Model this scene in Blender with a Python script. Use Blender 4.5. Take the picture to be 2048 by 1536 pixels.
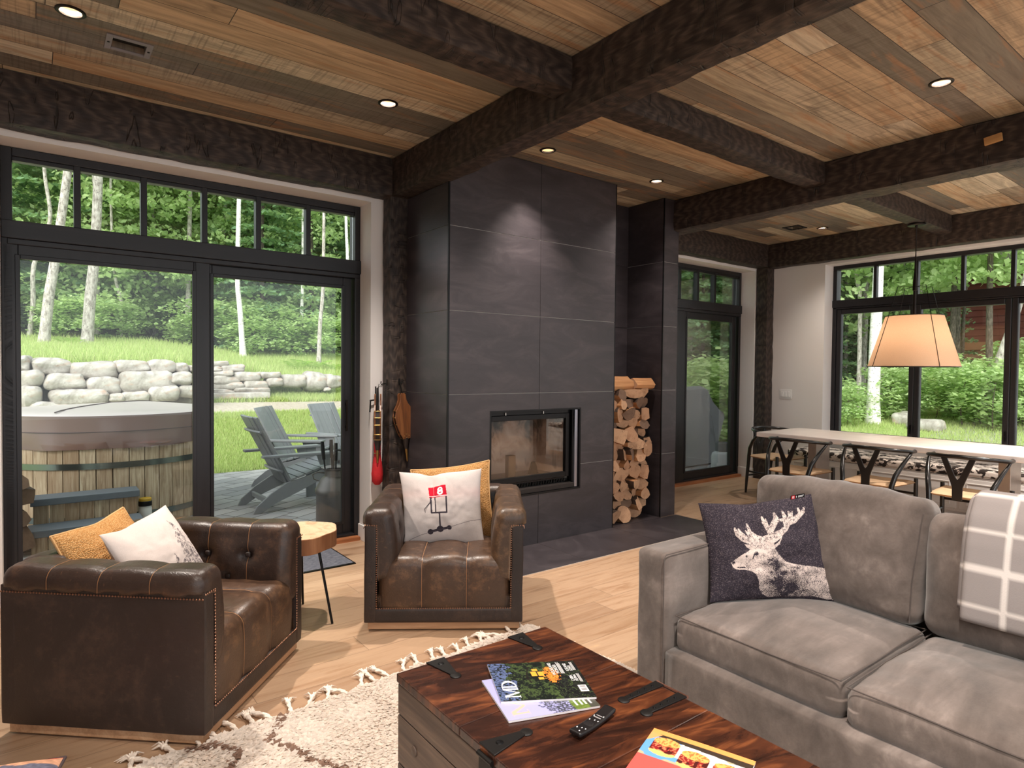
import bpy, bmesh, math, random
import numpy as np
from math import sin, cos, pi, radians, sqrt
from mathutils import Vector, Matrix, noise as mn
for o in list(bpy.data.objects): bpy.data.objects.remove(o)
SC = bpy.context.scene
COL = SC.collection
RNG = random.Random(7)

# ------------------------------------------------------------------ camera
CAMH = 1.39
cd = bpy.data.cameras.new('camera'); cam = bpy.data.objects.new('camera', cd); COL.objects.link(cam)
cd.sensor_fit = 'HORIZONTAL'; cd.sensor_width = 36.0; cd.lens = 36.0*1257.414/2048; cd.clip_start = 0.05; cd.clip_end = 400
def cam_axes(yaw, pit, rol):
    f = np.array([sin(yaw)*cos(pit), cos(yaw)*cos(pit), sin(pit)]); r = np.array([cos(yaw), -sin(yaw), 0]); d = np.cross(f, r)
    return cos(rol)*r+sin(rol)*d, -sin(rol)*r+cos(rol)*d, f
_r, _d, _f = cam_axes(radians(37.32464), radians(-1.41821), radians(-0.53805))
cam.matrix_world = Matrix(((_r[0], -_d[0], -_f[0], 0), (_r[1], -_d[1], -_f[1], 0), (_r[2], -_d[2], -_f[2], CAMH), (0, 0, 0, 1)))
SC.camera = cam

# ------------------------------------------------------------------ light and exposure
SC.view_settings.view_transform = 'Standard'; SC.view_settings.look = 'None'
SC.view_settings.exposure = 0.62; SC.view_settings.gamma = 1.0; SC.view_settings.use_curve_mapping = False
SC.cycles.use_denoising = True
SC.cycles.max_bounces = 9; SC.cycles.diffuse_bounces = 5; SC.cycles.glossy_bounces = 4; SC.cycles.transmission_bounces = 6; SC.cycles.transparent_max_bounces = 16
SC.cycles.sample_clamp_indirect = 6.0; SC.cycles.caustics_reflective = False; SC.cycles.caustics_refractive = False
W = bpy.data.worlds.new('overcast_sky'); SC.world = W; W.use_nodes = True
def sky(strength=1.0):
    nt = W.node_tree; nt.nodes.clear()
    out = nt.nodes.new('ShaderNodeOutputWorld'); bg = nt.nodes.new('ShaderNodeBackground')
    tc = nt.nodes.new('ShaderNodeTexCoord'); sp = nt.nodes.new('ShaderNodeSeparateXYZ'); cr = nt.nodes.new('ShaderNodeValToRGB')
    nt.links.new(tc.outputs['Generated'], sp.inputs[0]); nt.links.new(sp.outputs['Z'], cr.inputs[0])
    e = cr.color_ramp.elements
    e[0].position = 0.0; e[0].color = (0.92, 0.97, 1.0, 1); e[1].position = 1.0; e[1].color = (0.86, 0.94, 1.0, 1)
    nt.links.new(cr.outputs[0], bg.inputs[0]); bg.inputs[1].default_value = strength; nt.links.new(bg.outputs[0], out.inputs[0])
SKY = 1.35
sky(SKY)
sl = bpy.data.lights.new('hazy_sun', 'SUN'); sl.energy = 3.0; sl.angle = radians(40); sl.color = (1.0, 0.96, 0.88)
so = bpy.data.objects.new('hazy_sun', sl); COL.objects.link(so)
so.rotation_euler = Vector((0.62, 0.52, -0.58)).to_track_quat('-Z', 'Y').to_euler()
WARM = (1.0, 0.89, 0.79)

# ------------------------------------------------------------------ object helpers
def tag(o, label=None, cat=None, group=None, kind=None):
    if label: o['label'] = label
    if cat: o['category'] = cat
    if group: o['group'] = group
    if kind: o['kind'] = kind
    return o
def thing(name, label, cat, loc=(0, 0, 0), rz=0.0, group=None):
    o = bpy.data.objects.new(name, None); COL.objects.link(o); o.location = loc; o.rotation_euler = (0, 0, rz); o.empty_display_size = 0.1
    return tag(o, label, cat, group)
def dup(o, parent=None):
    c = o.copy(); COL.objects.link(c)
    if parent: c.parent = parent
    for ch in list(o.children): dup(ch, c)
    return c
class MB:
    "collects geometry for one mesh object"
    def __init__(s): s.v = []; s.f = []; s.m = []; s.T = Matrix()
    def add(s, vs, fs, mi=0):
        b = len(s.v); T = s.T
        s.v += [tuple(T @ Vector(p)) for p in vs]
        s.f += [tuple(i+b for i in f) for f in fs]
        s.m += ([mi]*len(fs) if isinstance(mi, int) else list(mi))
        return s
    def box(s, c, d, mi=0, R=None):
        x, y, z = d[0]/2, d[1]/2, d[2]/2
        vs = [Vector((a*x, b*y, e*z)) for e in (-1, 1) for b in (-1, 1) for a in (-1, 1)]
        if R is not None: vs = [R @ p for p in vs]
        vs = [p+Vector(c) for p in vs]
        return s.add(vs, [(0, 2, 3, 1), (4, 5, 7, 6), (0, 1, 5, 4), (2, 6, 7, 3), (0, 4, 6, 2), (1, 3, 7, 5)], mi)
    def bb(s, x0, x1, y0, y1, z0, z1, mi=0): return s.box(((x0+x1)/2, (y0+y1)/2, (z0+z1)/2), (abs(x1-x0), abs(y1-y0), abs(z1-z0)), mi)
    def tube(s, pts, r, n=10, mi=0, cap=True):
        P = [Vector(p) for p in pts]; k = len(P); rr = r if hasattr(r, '__len__') else [r]*k
        vs = []; fs = []; up = None
        for i in range(k):
            t = (P[min(i+1, k-1)]-P[max(i-1, 0)]).normalized()
            if up is None: up = Vector((0, 0, 1)) if abs(t.z) < .9 else Vector((1, 0, 0))
            a = t.cross(up)
            if a.length < 1e-6: a = t.orthogonal()
            a.normalize(); b = a.cross(t).normalized(); up = b
            for j in range(n):
                an = 2*pi*j/n; vs.append(P[i]+(a*cos(an)+b*sin(an))*rr[i])
        for i in range(k-1):
            for j in range(n):
                fs.append((i*n+j, i*n+(j+1) % n, (i+1)*n+(j+1) % n, (i+1)*n+j))
        if cap: fs += [tuple(range(n))[::-1], tuple(range((k-1)*n, k*n))]
        return s.add(vs, fs, mi)
    def lathe(s, prof, c=(0, 0, 0), n=32, mi=0, cap=True):
        vs = []; fs = []; k = len(prof)
        for r, z in prof:
            for j in range(n): vs.append((c[0]+r*cos(2*pi*j/n), c[1]+r*sin(2*pi*j/n), c[2]+z))
        for i in range(k-1):
            for j in range(n): fs.append((i*n+j, i*n+(j+1) % n, (i+1)*n+(j+1) % n, (i+1)*n+j))
        if cap and prof[0][0] > 1e-4: fs.append(tuple(range(n))[::-1])
        if cap and prof[-1][0] > 1e-4: fs.append(tuple(range((k-1)*n, k*n)))
        return s.add(vs, fs, mi)
    def prism(s, poly, d0, d1, ax='z', mi=0, cap0=None, cap1=None):
        "poly: 2-D outline (ccw), extruded from d0 to d1 along ax"
        n = len(poly)
        def P(p, d): return {'z': (p[0], p[1], d), 'y': (p[0], d, p[1]), 'x': (d, p[0], p[1])}[ax]
        vs = [P(p, d0) for p in poly]+[P(p, d1) for p in poly]
        fs = [(i, (i+1) % n, n+(i+1) % n, n+i) for i in range(n)]+[tuple(range(n))[::-1], tuple(range(n, 2*n))]
        if ax == 'y': fs = [f[::-1] for f in fs]
        return s.add(vs, fs, [mi]*n+[mi if cap0 is None else cap0, mi if cap1 is None else cap1])
    def rbox(s, c, d, r, n=8, fn=None, mi=0, R=None):
        "rounded box made of a subdivided cube; fn deforms points (local, centred)"
        vs, fs = cube_grid(n)
        h = Vector((d[0]/2, d[1]/2, d[2]/2)); r = min(r, h.x, h.y, h.z); out = []
        for p in vs:
            q = Vector((p[0]*h.x, p[1]*h.y, p[2]*h.z))
            inn = Vector((max(-h.x+r, min(h.x-r, q.x)), max(-h.y+r, min(h.y-r, q.y)), max(-h.z+r, min(h.z-r, q.z))))
            dv = q-inn
            if dv.length > 1e-9: q = inn+dv.normalized()*r
            if fn: q = Vector(fn(q))
            if R is not None: q = R @ q
            out.append(q+Vector(c))
        return s.add(out, fs, mi)
    def build(s, name, mats, parent=None, smooth=False, bev=0.0, seg=2, sharp=35, fixn=False):
        me = bpy.data.meshes.new(name); me.from_pydata(s.v, [], s.f); me.update()
        mats = mats if isinstance(mats, (list, tuple)) else [mats]
        for m in mats: me.materials.append(m)
        if len(mats) > 1: me.polygons.foreach_set('material_index', s.m)
        if fixn:
            bm = bmesh.new(); bm.from_mesh(me); bmesh.ops.recalc_face_normals(bm, faces=bm.faces); bm.to_mesh(me); bm.free()
        if smooth:
            me.polygons.foreach_set('use_smooth', [True]*len(me.polygons))
            if sharp: 
                try: me.set_sharp_from_angle(angle=radians(sharp))
                except Exception: pass
        o = bpy.data.objects.new(name, me); COL.objects.link(o)
        if parent: o.parent = parent
        if bev:
            b = o.modifiers.new('bevel', 'BEVEL'); b.width = bev; b.segments = seg; b.limit_method = 'ANGLE'; b.angle_limit = radians(40)
        return o
_CG = {}
def cube_grid(n):
    if n in _CG: return _CG[n]
    idx = {}; vs = []; fs = []
    # denser towards the edges so that small radii stay round
    t = [-cos(pi*i/n)*0.5+(-1+2*i/n)*0.5 for i in range(n+1)]
    def vid(i, j, k):
        if (i, j, k) not in idx: idx[(i, j, k)] = len(vs); vs.append((t[i], t[j], t[k]))
        return idx[(i, j, k)]
    for a in range(n):
        for b in range(n):
            for kx, fl in ((0, 1), (n, 0)):
                q = [vid(kx, a, b), vid(kx, a+1, b), vid(kx, a+1, b+1), vid(kx, a, b+1)]; fs.append(tuple(q[::-1] if fl else q))
                q = [vid(a, kx, b), vid(a+1, kx, b), vid(a+1, kx, b+1), vid(a, kx, b+1)]; fs.append(tuple(q if fl else q[::-1]))
                q = [vid(a, b, kx), vid(a+1, b, kx), vid(a+1, b+1, kx), vid(a, b+1, kx)]; fs.append(tuple(q[::-1] if fl else q))
    _CG[n] = (vs, fs); return _CG[n]
def npmesh(name, V, F, mats, parent=None, smooth=False, col=None, mi=None):
    "mesh from numpy arrays (F: n x 3 or n x 4), optional per-vertex colour"
    me = bpy.data.meshes.new(name); V = np.asarray(V, np.float32); F = np.asarray(F, np.int32); k = F.shape[1]
    me.vertices.add(len(V)); me.vertices.foreach_set('co', V.ravel())
    me.loops.add(F.size); me.loops.foreach_set('vertex_index', F.ravel())
    me.polygons.add(len(F)); me.polygons.foreach_set('loop_start', np.arange(0, F.size, k, dtype=np.int32)); me.polygons.foreach_set('loop_total', np.full(len(F), k, np.int32))
    for m in (mats if isinstance(mats, (list, tuple)) else [mats]): me.materials.append(m)
    if mi is not None: me.polygons.foreach_set('material_index', np.asarray(mi, np.int32))
    if smooth: me.polygons.foreach_set('use_smooth', np.ones(len(F), bool))
    me.update(calc_edges=True); me.validate()
    if col is not None:
        a = me.color_attributes.new('pattern', 'FLOAT_COLOR', 'POINT'); c = np.ones((len(V), 4), np.float32); c[:, :3] = col; a.data.foreach_set('color', c.ravel())
    o = bpy.data.objects.new(name, me); COL.objects.link(o)
    if parent: o.parent = parent
    return o

# ------------------------------------------------------------------ material helpers
def lin(c):
    return tuple((x/12.92 if x <= .04045 else ((x+.055)/1.055)**2.4) for x in (v/255 for v in c))
class NT:
    def __init__(s, name):
        s.mat = bpy.data.materials.new(name); s.mat.use_nodes = True; s.t = s.mat.node_tree; s.t.nodes.clear()
        s.out = s.t.nodes.new('ShaderNodeOutputMaterial')
    def n(s, ty, **k):
        nd = s.t.nodes.new('ShaderNode'+ty)
        for a, b in k.items():
            if a.startswith('_'): setattr(nd, a[1:], b)
            else: s.set(nd.inputs[a.replace('__', ' ')], b)
        return nd
    def set(s, inp, v):
        if hasattr(v, 'outputs'): v = v.outputs[0]
        if isinstance(v, bpy.types.NodeSocket): s.t.links.new(v, inp)
        elif isinstance(v, (tuple, list)) and len(v) == 3 and inp.type == 'RGBA': inp.default_value = (*v, 1)
        else: inp.default_value = v
    def m(s, op, a, b=0.0, c=None, clamp=False):
        nd = s.t.nodes.new('ShaderNodeMath'); nd.operation = op; nd.use_clamp = clamp
        s.set(nd.inputs[0], a); s.set(nd.inputs[1], b)
        if c is not None: s.set(nd.inputs[2], c)
        return nd.outputs[0]
    def sep(s, v): 
        nd = s.n('SeparateXYZ'); s.set(nd.inputs[0], v); return nd.outputs
    def comb(s, x=0., y=0., z=0.):
        nd = s.n('CombineXYZ'); s.set(nd.inputs[0], x); s.set(nd.inputs[1], y); s.set(nd.inputs[2], z); return nd.outputs[0]
    def obj(s): return s.n('TexCoord').outputs['Object']
    def mapv(s, v, sc=(1, 1, 1), loc=(0, 0, 0), rot=(0, 0, 0)):
        nd = s.n('Mapping'); s.set(nd.inputs['Vector'], v); nd.inputs['Scale'].default_value = sc; nd.inputs['Location'].default_value = loc; nd.inputs['Rotation'].default_value = rot; return nd.outputs[0]
    def noise(s, v, scale=5., det=4., rough=.55, dist=0., out=0):
        nd = s.n('TexNoise'); s.set(nd.inputs['Vector'], v); s.set(nd.inputs['Scale'], scale); nd.inputs['Detail'].default_value = det; nd.inputs['Roughness'].default_value = rough; nd.inputs['Distortion'].default_value = dist; return nd.outputs[out]
    def voro(s, v, scale=5., feat='F1', out='Distance'):
        nd = s.n('TexVoronoi'); nd.feature = feat; s.set(nd.inputs['Vector'], v); nd.inputs['Scale'].default_value = scale; return nd.outputs[out]
    def wn(s, v):
        nd = s.n('TexWhiteNoise'); nd.noise_dimensions = '3D'; s.set(nd.inputs['Vector'], v); return nd.outputs
    def ramp(s, f, els, interp='LINEAR'):
        nd = s.n('ValToRGB'); s.set(nd.inputs[0], f); cr = nd.color_ramp; cr.interpolation = interp
        while len(cr.elements) < len(els): cr.elements.new(0.5)
        for e, (p, c) in zip(cr.elements, els): e.position = p; e.color = (*c, 1) if not isinstance(c, (int, float)) else (c, c, c, 1)
        return nd.outputs[0]
    def mix(s, f, a, b, bt='MIX'):
        nd = s.n('Mix'); nd.data_type = 'RGBA'; nd.blend_type = bt; nd.clamp_factor = True
        s.set(nd.inputs[0], f); s.set(nd.inputs[6], a); s.set(nd.inputs[7], b); return nd.outputs[2]
    def bump(s, h, st=.3, dist=.01, nrm=None):
        nd = s.n('Bump'); s.set(nd.inputs['Height'], h); nd.inputs['Strength'].default_value = st; nd.inputs['Distance'].default_value = dist
        if nrm is not None: s.set(nd.inputs['Normal'], nrm)
        return nd.outputs[0]
    def bsdf(s, col, rough=.5, metal=0., nrm=None, spec=.5, **k):
        nd = s.n('BsdfPrincipled'); s.set(nd.inputs['Base Color'], col); s.set(nd.inputs['Roughness'], rough); s.set(nd.inputs['Metallic'], metal)
        nd.inputs['Specular IOR Level'].default_value = spec
        if nrm is not None: s.set(nd.inputs['Normal'], nrm)
        for a, b in k.items(): s.set(nd.inputs[a.replace('_', ' ')], b)
        s.t.links.new(nd.outputs[0], s.out.inputs[0]); return nd
    def surf(s, sh): s.set(s.out.inputs[0], sh); return s.mat
def plain(name, rgb, rough=.5, metal=0., spec=.5, var=0.0, vs=8., bump=0., bs=60., **k):
    t = NT(name); v = t.obj(); c = lin(rgb)
    if var:
        f = t.noise(v, vs, 5); c = t.mix(f, tuple(x*(1-var) for x in c), tuple(min(1, x*(1+var)) for x in c))
    nr = t.bump(t.noise(v, bs, 3), bump, .004) if bump else None
    t.bsdf(c, rough, metal, nr, spec, **k); return t.mat
def planks(t, v, width, length, gap=.0015, ax=0, seed=0.):
    "board layout: returns per-board random vector socket, gap mask, along, across"
    x, y, z = t.sep(v); a, b = (x, y) if ax == 0 else (y, x)
    bw = t.m('DIVIDE', b, width); row = t.m('FLOOR', bw)
    rr = t.wn(t.comb(row, seed+3.7, 1.3))[0]
    al = t.m('ADD', t.m('DIVIDE', a, length), t.m('MULTIPLY', rr, 9.31)); idx = t.m('FLOOR', al)
    rv = t.wn(t.comb(row, idx, seed))
    fb = t.m('FRACT', bw); fa = t.m('FRACT', al)
    eb = t.m('MULTIPLY', t.m('MINIMUM', fb, t.m('SUBTRACT', 1.0, fb)), width); ea = t.m('MULTIPLY', t.m('MINIMUM', fa, t.m('SUBTRACT', 1.0, fa)), length)
    g = t.m('LESS_THAN', t.m('MINIMUM', eb, ea), gap)
    return rv, g, a, b
def woodgrain(name, dark, mid, light, rough=.5, ax=0, sc=1.0, bump=.15, knots=True, spec=.5, contrast=1.0):
    "grain along local axis ax"
    t = NT(name); v = t.obj(); s = [9, 9, 9]; s[ax] = .8
    w = t.mapv(v, tuple(q*sc for q in s)); g = t.noise(w, 2.2, 6, .62, .6); f2 = t.noise(t.mapv(v, tuple(q*sc*(7 if i != ax else 3) for i, q in enumerate(s))), 2.0, 3)
    f = t.m('ADD', t.m('MULTIPLY', g, .75), t.m('MULTIPLY', f2, .25))
    lo, hi = .5-.22/contrast, .5+.22/contrast
    c = t.ramp(f, [(lo, lin(dark)), (.5, lin(mid)), (hi, lin(light))])
    t.bsdf(c, rough, 0, t.bump(f, bump, .004), spec); return t.mat
# ------------------------------------------------------------------ materials of the room
def mat_ceiling():
    t = NT('reclaimed_ceiling_boards'); v = t.obj()
    rv, g, a, b = planks(t, v, .168, 2.3, .0018, 0, 2.0)
    r = rv[0]; rs = t.sep(rv[1])
    base = t.ramp(r, [(0, lin((130, 124, 112))), (.13, lin((198, 184, 158))), (.27, lin((218, 203, 176))), (.40, lin((140, 132, 118))), (.52, lin((210, 184, 150))), (.66, lin((122, 119, 111))), (.76, lin((178, 162, 140))), (.88, lin((224, 211, 186)))], 'CONSTANT')
    gv = t.comb(t.m('ADD', t.m('MULTIPLY', a, 1.1), t.m('MULTIPLY', r, 37.)), t.m('MULTIPLY', b, 13.), t.m('MULTIPLY', r, 11.))
    g1 = t.noise(gv, 1.5, 7, .62, 1.1); g2 = t.noise(t.comb(t.m('MULTIPLY', a, 6.), t.m('MULTIPLY', b, 90.), r), 1.4, 3)
    c = t.mix(t.ramp(g1, [(.36, 1.), (.62, 0.)]), base, (.085, .055, .036))
    c = t.mix(.5, base, c)
    st = t.noise(t.comb(t.m('ADD', t.m('MULTIPLY', a, .9), t.m('MULTIPLY', r, 91.)), t.m('MULTIPLY', b, 6.), 0.), 1.3, 4, .6, 1.8)
    c = t.mix(t.m('MULTIPLY', t.ramp(st, [(.54, 0.), (.68, 1.)]), .6), c, lin((178, 128, 84)))
    c = t.mix(t.m('MULTIPLY', t.ramp(st, [(.28, 1.), (.4, 0.)]), .55), c, lin((92, 76, 66)))
    saw = t.noise(t.comb(t.m('MULTIPLY', a, 75.), t.m('MULTIPLY', b, 3.), r), 1.0, 2)
    sm = t.m('MULTIPLY', t.ramp(saw, [(.5, 0.), (.66, 1.)]), t.m('GREATER_THAN', rs[1], .45))
    c = t.mix(t.m('MULTIPLY', sm, .35), c, (.06, .04, .028)); c = t.mix(t.m('MULTIPLY', g2, .3), c, (.09, .06, .04), 'MULTIPLY')
    c = t.mix(g, c, (.012, .008, .006))
    h = t.m('SUBTRACT', t.m('ADD', t.m('MULTIPLY', g2, .4), t.m('MULTIPLY', saw, .5)), t.m('MULTIPLY', g, 2.))
    t.bsdf(c, .55, 0, t.bump(h, .35, .004), .4); return t.mat
def mat_floor():
    t = NT('wide_oak_floor'); v = t.obj()
    rv, g, a, b = planks(t, v, .19, 2.1, .0011, 0, 5.0); r = rv[0]
    base = t.ramp(r, [(0, lin((168, 138, 112))), (.3, lin((186, 156, 128))), (.6, lin((174, 144, 116))), (.85, lin((194, 166, 138))), (1, lin((160, 130, 104)))])
    gv = t.comb(t.m('ADD', t.m('MULTIPLY', a, 1.0), t.m('MULTIPLY', r, 53.)), t.m('MULTIPLY', b, 11.), t.m('MULTIPLY', r, 7.))
    g1 = t.noise(gv, 1.8, 6, .6, 1.4); g2 = t.noise(t.comb(t.m('MULTIPLY', a, 7.), t.m('MULTIPLY', b, 120.), r), 1.2, 3)
    c = t.mix(t.m('MULTIPLY', t.ramp(g1, [(.33, 1.), (.5, 0.)]), .5), base, lin((132, 92, 58)))
    c = t.mix(t.m('MULTIPLY', t.ramp(g1, [(.6, 0.), (.75, 1.)]), .4), c, lin((222, 186, 142)))
    kn = t.voro(t.comb(t.m('ADD', t.m('MULTIPLY', a, 1.0), t.m('MULTIPLY', r, 17.)), t.m('MULTIPLY', b, 3.2), r), 1.15)
    kd = t.m('ADD', kn, t.m('MULTIPLY', t.m('SUBTRACT', g1, .5), .16))
    c = t.mix(t.m('MULTIPLY', t.ramp(kd, [(.045, 1.), (.15, 0.)]), .75), c, lin((84, 56, 38)))
    c = t.mix(t.m('MULTIPLY', g2, .22), c, lin((150, 108, 70)), 'MULTIPLY')
    c = t.mix(t.m('MULTIPLY', g, .75), c, (.05, .03, .018))
    t.bsdf(c, t.m('ADD', .3, t.m('MULTIPLY', g1, .22)), 0, t.bump(t.m('SUBTRACT', t.m('MULTIPLY', g2, .3), g), .15, .002), .45); return t.mat
def mat_tile():
    t = NT('charcoal_slate_tile'); v = t.obj()
    w = t.mapv(v, (1, 1, 3.2), rot=(0, radians(24), 0)); g = t.noise(w, 2.3, 8, .66, .9); f = t.noise(v, 90, 2)
    c = t.ramp(g, [(.3, lin((38, 33, 36))), (.5, lin((50, 44, 48))), (.72, lin((70, 63, 66)))])
    c = t.mix(t.m('MULTIPLY', f, .25), c, lin((60, 55, 56)))
    t.bsdf(c, t.m('ADD', .36, t.m('MULTIPLY', g, .2)), 0, t.bump(t.m('ADD', g, t.m('MULTIPLY', f, .12)), .16, .004), .5); return t.mat
def mat_beam():
    t = NT('dark_hewn_timber'); v = t.obj()
    w = t.mapv(v, (1.2, 10, 10)); g = t.noise(w, 2.6, 7, .64, 1.3)
    rg = t.n('TexWave', _wave_type='RINGS', _rings_direction='Y'); t.set(rg.inputs['Vector'], t.mapv(v, (.35, 1.5, 1.5), loc=(.3, .2, .1))); rg.inputs['Scale'].default_value = 9; rg.inputs['Distortion'].default_value = 9; rg.inputs['Detail'].default_value = 3; rg.inputs['Detail Scale'].default_value = 1.2
    hw = t.noise(t.mapv(v, (5, 14, 9)), 1.4, 2, .5, .4)
    f = t.m('ADD', t.m('MULTIPLY', g, .7), t.m('MULTIPLY', rg.outputs[1], .22))
    c = t.ramp(f, [(.24, lin((30, 24, 22))), (.48, lin((56, 46, 41))), (.62, lin((74, 62, 55))), (.8, lin((98, 84, 74)))])
    # adze cuts: short dark nicks across the grain
    ck = t.noise(t.mapv(v, (15, 2.6, 2.6)), 1.7, 1.5, .5, .25); ckm = t.ramp(ck, [(.60, 0.), (.625, 1.), (.65, 0.)])
    ckm = t.m('MULTIPLY', ckm, t.ramp(hw, [(.44, 0.), (.54, 1.)]))
    c = t.mix(t.m('MULTIPLY', ckm, .8), c, (.006, .005, .004))
    h = t.m('SUBTRACT', t.m('ADD', t.m('MULTIPLY', g, .35), t.m('MULTIPLY', hw, 1.)), t.m('MULTIPLY', ckm, .8))
    t.bsdf(c, .55, 0, t.bump(h, .55, .012), .35); return t.mat
def mat_glass(name, tint=(1, 1, 1), ior=1.45, refl=1.0):
    t = NT(name); tr = t.n('BsdfTransparent'); tr.inputs[0].default_value = (*tint, 1)
    gl = t.n('BsdfGlossy'); gl.inputs['Roughness'].default_value = 0.0
    fr = t.n('Fresnel'); fr.inputs['IOR'].default_value = ior
    mx = t.n('MixShader'); t.set(mx.inputs[0], t.m('MULTIPLY', fr.outputs[0], refl)); t.set(mx.inputs[1], tr.outputs[0]); t.set(mx.inputs[2], gl.outputs[0])
    return t.surf(mx.outputs[0])
def mat_emit(name, col, st):
    t = NT(name); e = t.n('Emission'); e.inputs[0].default_value = (*col, 1); e.inputs[1].default_value = st; return t.surf(e.outputs[0])
MA = {}
MA['ceil'] = mat_ceiling(); MA['floor'] = mat_floor(); MA['tile'] = mat_tile(); MA['beam'] = mat_beam()
MA['wall'] = plain('white_plaster', (226, 221, 218), .85, var=.03, vs=3, bump=.05, bs=160)
MA['trimwhite'] = plain('white_painted_wood', (232, 230, 228), .5)
MA['grout'] = plain('pale_grout', (190, 182, 174), .9)
MA['frame'] = woodgrain('black_stained_frame', (17, 16, 18), (24, 22, 25), (35, 32, 36), .42, 0, .7, .12)
MA['framev'] = woodgrain('black_stained_upright', (17, 16, 18), (24, 22, 25), (35, 32, 36), .42, 2, .7, .12)
MA['glass'] = mat_glass('window_glass', (.97, .99, .98), 1.45, .8)
MA['black'] = plain('black_metal', (20, 19, 20), .38, .6)
MA['bronze'] = plain('dark_bronze', (40, 32, 28), .35, .8)
MA['oaksill'] = woodgrain('oak_sill', (120, 72, 42), (160, 100, 62), (190, 128, 84), .45, 0)

# ------------------------------------------------------------------ the room shell
def struct(o): o['kind'] = 'structure'; return o
ZC = 2.99; YW = 4.575; YFR = 4.773; XW = 7.59; XFR = 7.79
LIGHTS = [(.149, 3.522), (1.725, 3.528), (3.012, 3.543), (4.22, 3.54), (4.0, 1.365), (7.022, 3.522), (.149, .75), (1.725, .75), (6.2, .9), (6.6, -.6)]
VENTS = [(.396, 3.717, .2, .165), (6.768, 3.706, .2, .185)]
from mathutils.geometry import tessellate_polygon
def ceiling():
    outer = [Vector((-2.6, -2.0, 0)), Vector((7.9, -2.0, 0)), Vector((7.9, 4.9, 0)), Vector((-2.6, 4.9, 0))]
    loops = [outer]
    for x, y in LIGHTS: loops.append([Vector((x+.05*cos(2*pi*i/24), y-.05*sin(2*pi*i/24), 0)) for i in range(24)])
    for x, y, w, h in VENTS: loops.append([Vector((x+a*w*.37, y+b*h*.34, 0)) for a, b in ((-1, -1), (-1, 1), (1, 1), (1, -1))])
    tri = tessellate_polygon(loops); pts = [p for l in loops for p in l]; n = len(pts)
    mb = MB(); vs = [(p.x, p.y, ZC) for p in pts]; fs = []
    for f in tri:
        a, b, c = (pts[i] for i in f)
        fs.append(tuple(f) if (b-a).cross(c-a).z < 0 else tuple(f)[::-1])
    mb.add(vs, fs)
    mb.add([(-2.6, -2.0, 3.2), (7.9, -2.0, 3.2), (7.9, 4.9, 3.2), (-2.6, 4.9, 3.2)], [(0, 1, 2, 3)])
    k = 0
    off = 0
    for l in loops:
        m = len(l); d = .21 if l is outer else .1
        vv = [(p.x, p.y, ZC) for p in l]+[(p.x, p.y, ZC+d) for p in l]
        mb.add(vv, [(i, (i+1) % m, m+(i+1) % m, m+i) for i in range(m)])
    return struct(mb.build('ceiling', MA['ceil']))
ceiling()
f = MB(); f.bb(-2.6, 7.9, -3.2, 4.76, -.12, 0); struct(f.build('floor', MA['floor']))
w = MB()
w.bb(-2.6, -.145, YW, 4.9, 0, ZC); w.bb(-.145, 2.098, YW, 4.9, 2.671, ZC); w.bb(2.098, 5.80, YW, 4.9, 0, ZC); w.bb(5.80, 7.418, YW, 4.9, 2.671, ZC); w.bb(7.418, 7.95, YW, 4.9, 0, ZC)
struct(w.build('wall_window_side', MA['wall']))
w = MB(); w.bb(-2.75, -2.6, -2.0, 4.9, 0, ZC); struct(w.build('wall_left', MA['wall']))  # unseen wall, added to keep the sun off the floor
w = MB()
w.bb(XW, 7.95, 3.762, YW, 0, ZC); w.bb(XW, 7.95, -.42, 3.762, 2.671, ZC); w.bb(XW, 7.95, -.42, 3.762, 0, .55); w.bb(XW, 7.95, -.6, -.42, 0, ZC)
struct(w.build('wall_dining_side', MA['wall']))
b = MB(); b.bb(2.098, 2.2, YW-.014, YW, 0, .125); b.bb(2.084, 2.098, YW-.014, YFR, 0, .125)
struct(b.build('baseboard_window', MA['trimwhite'], bev=.003))
b = MB(); b.bb(7.404, 7.42, YW-.014, YFR, 0, .125); b.bb(7.404, 7.43, YW-.014, YW, 0, .125); b.bb(XW-.014, XW, 3.6, 4.41, 0, .125)
struct(b.build('baseboard_dining', MA['trimwhite'], bev=.003))

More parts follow.
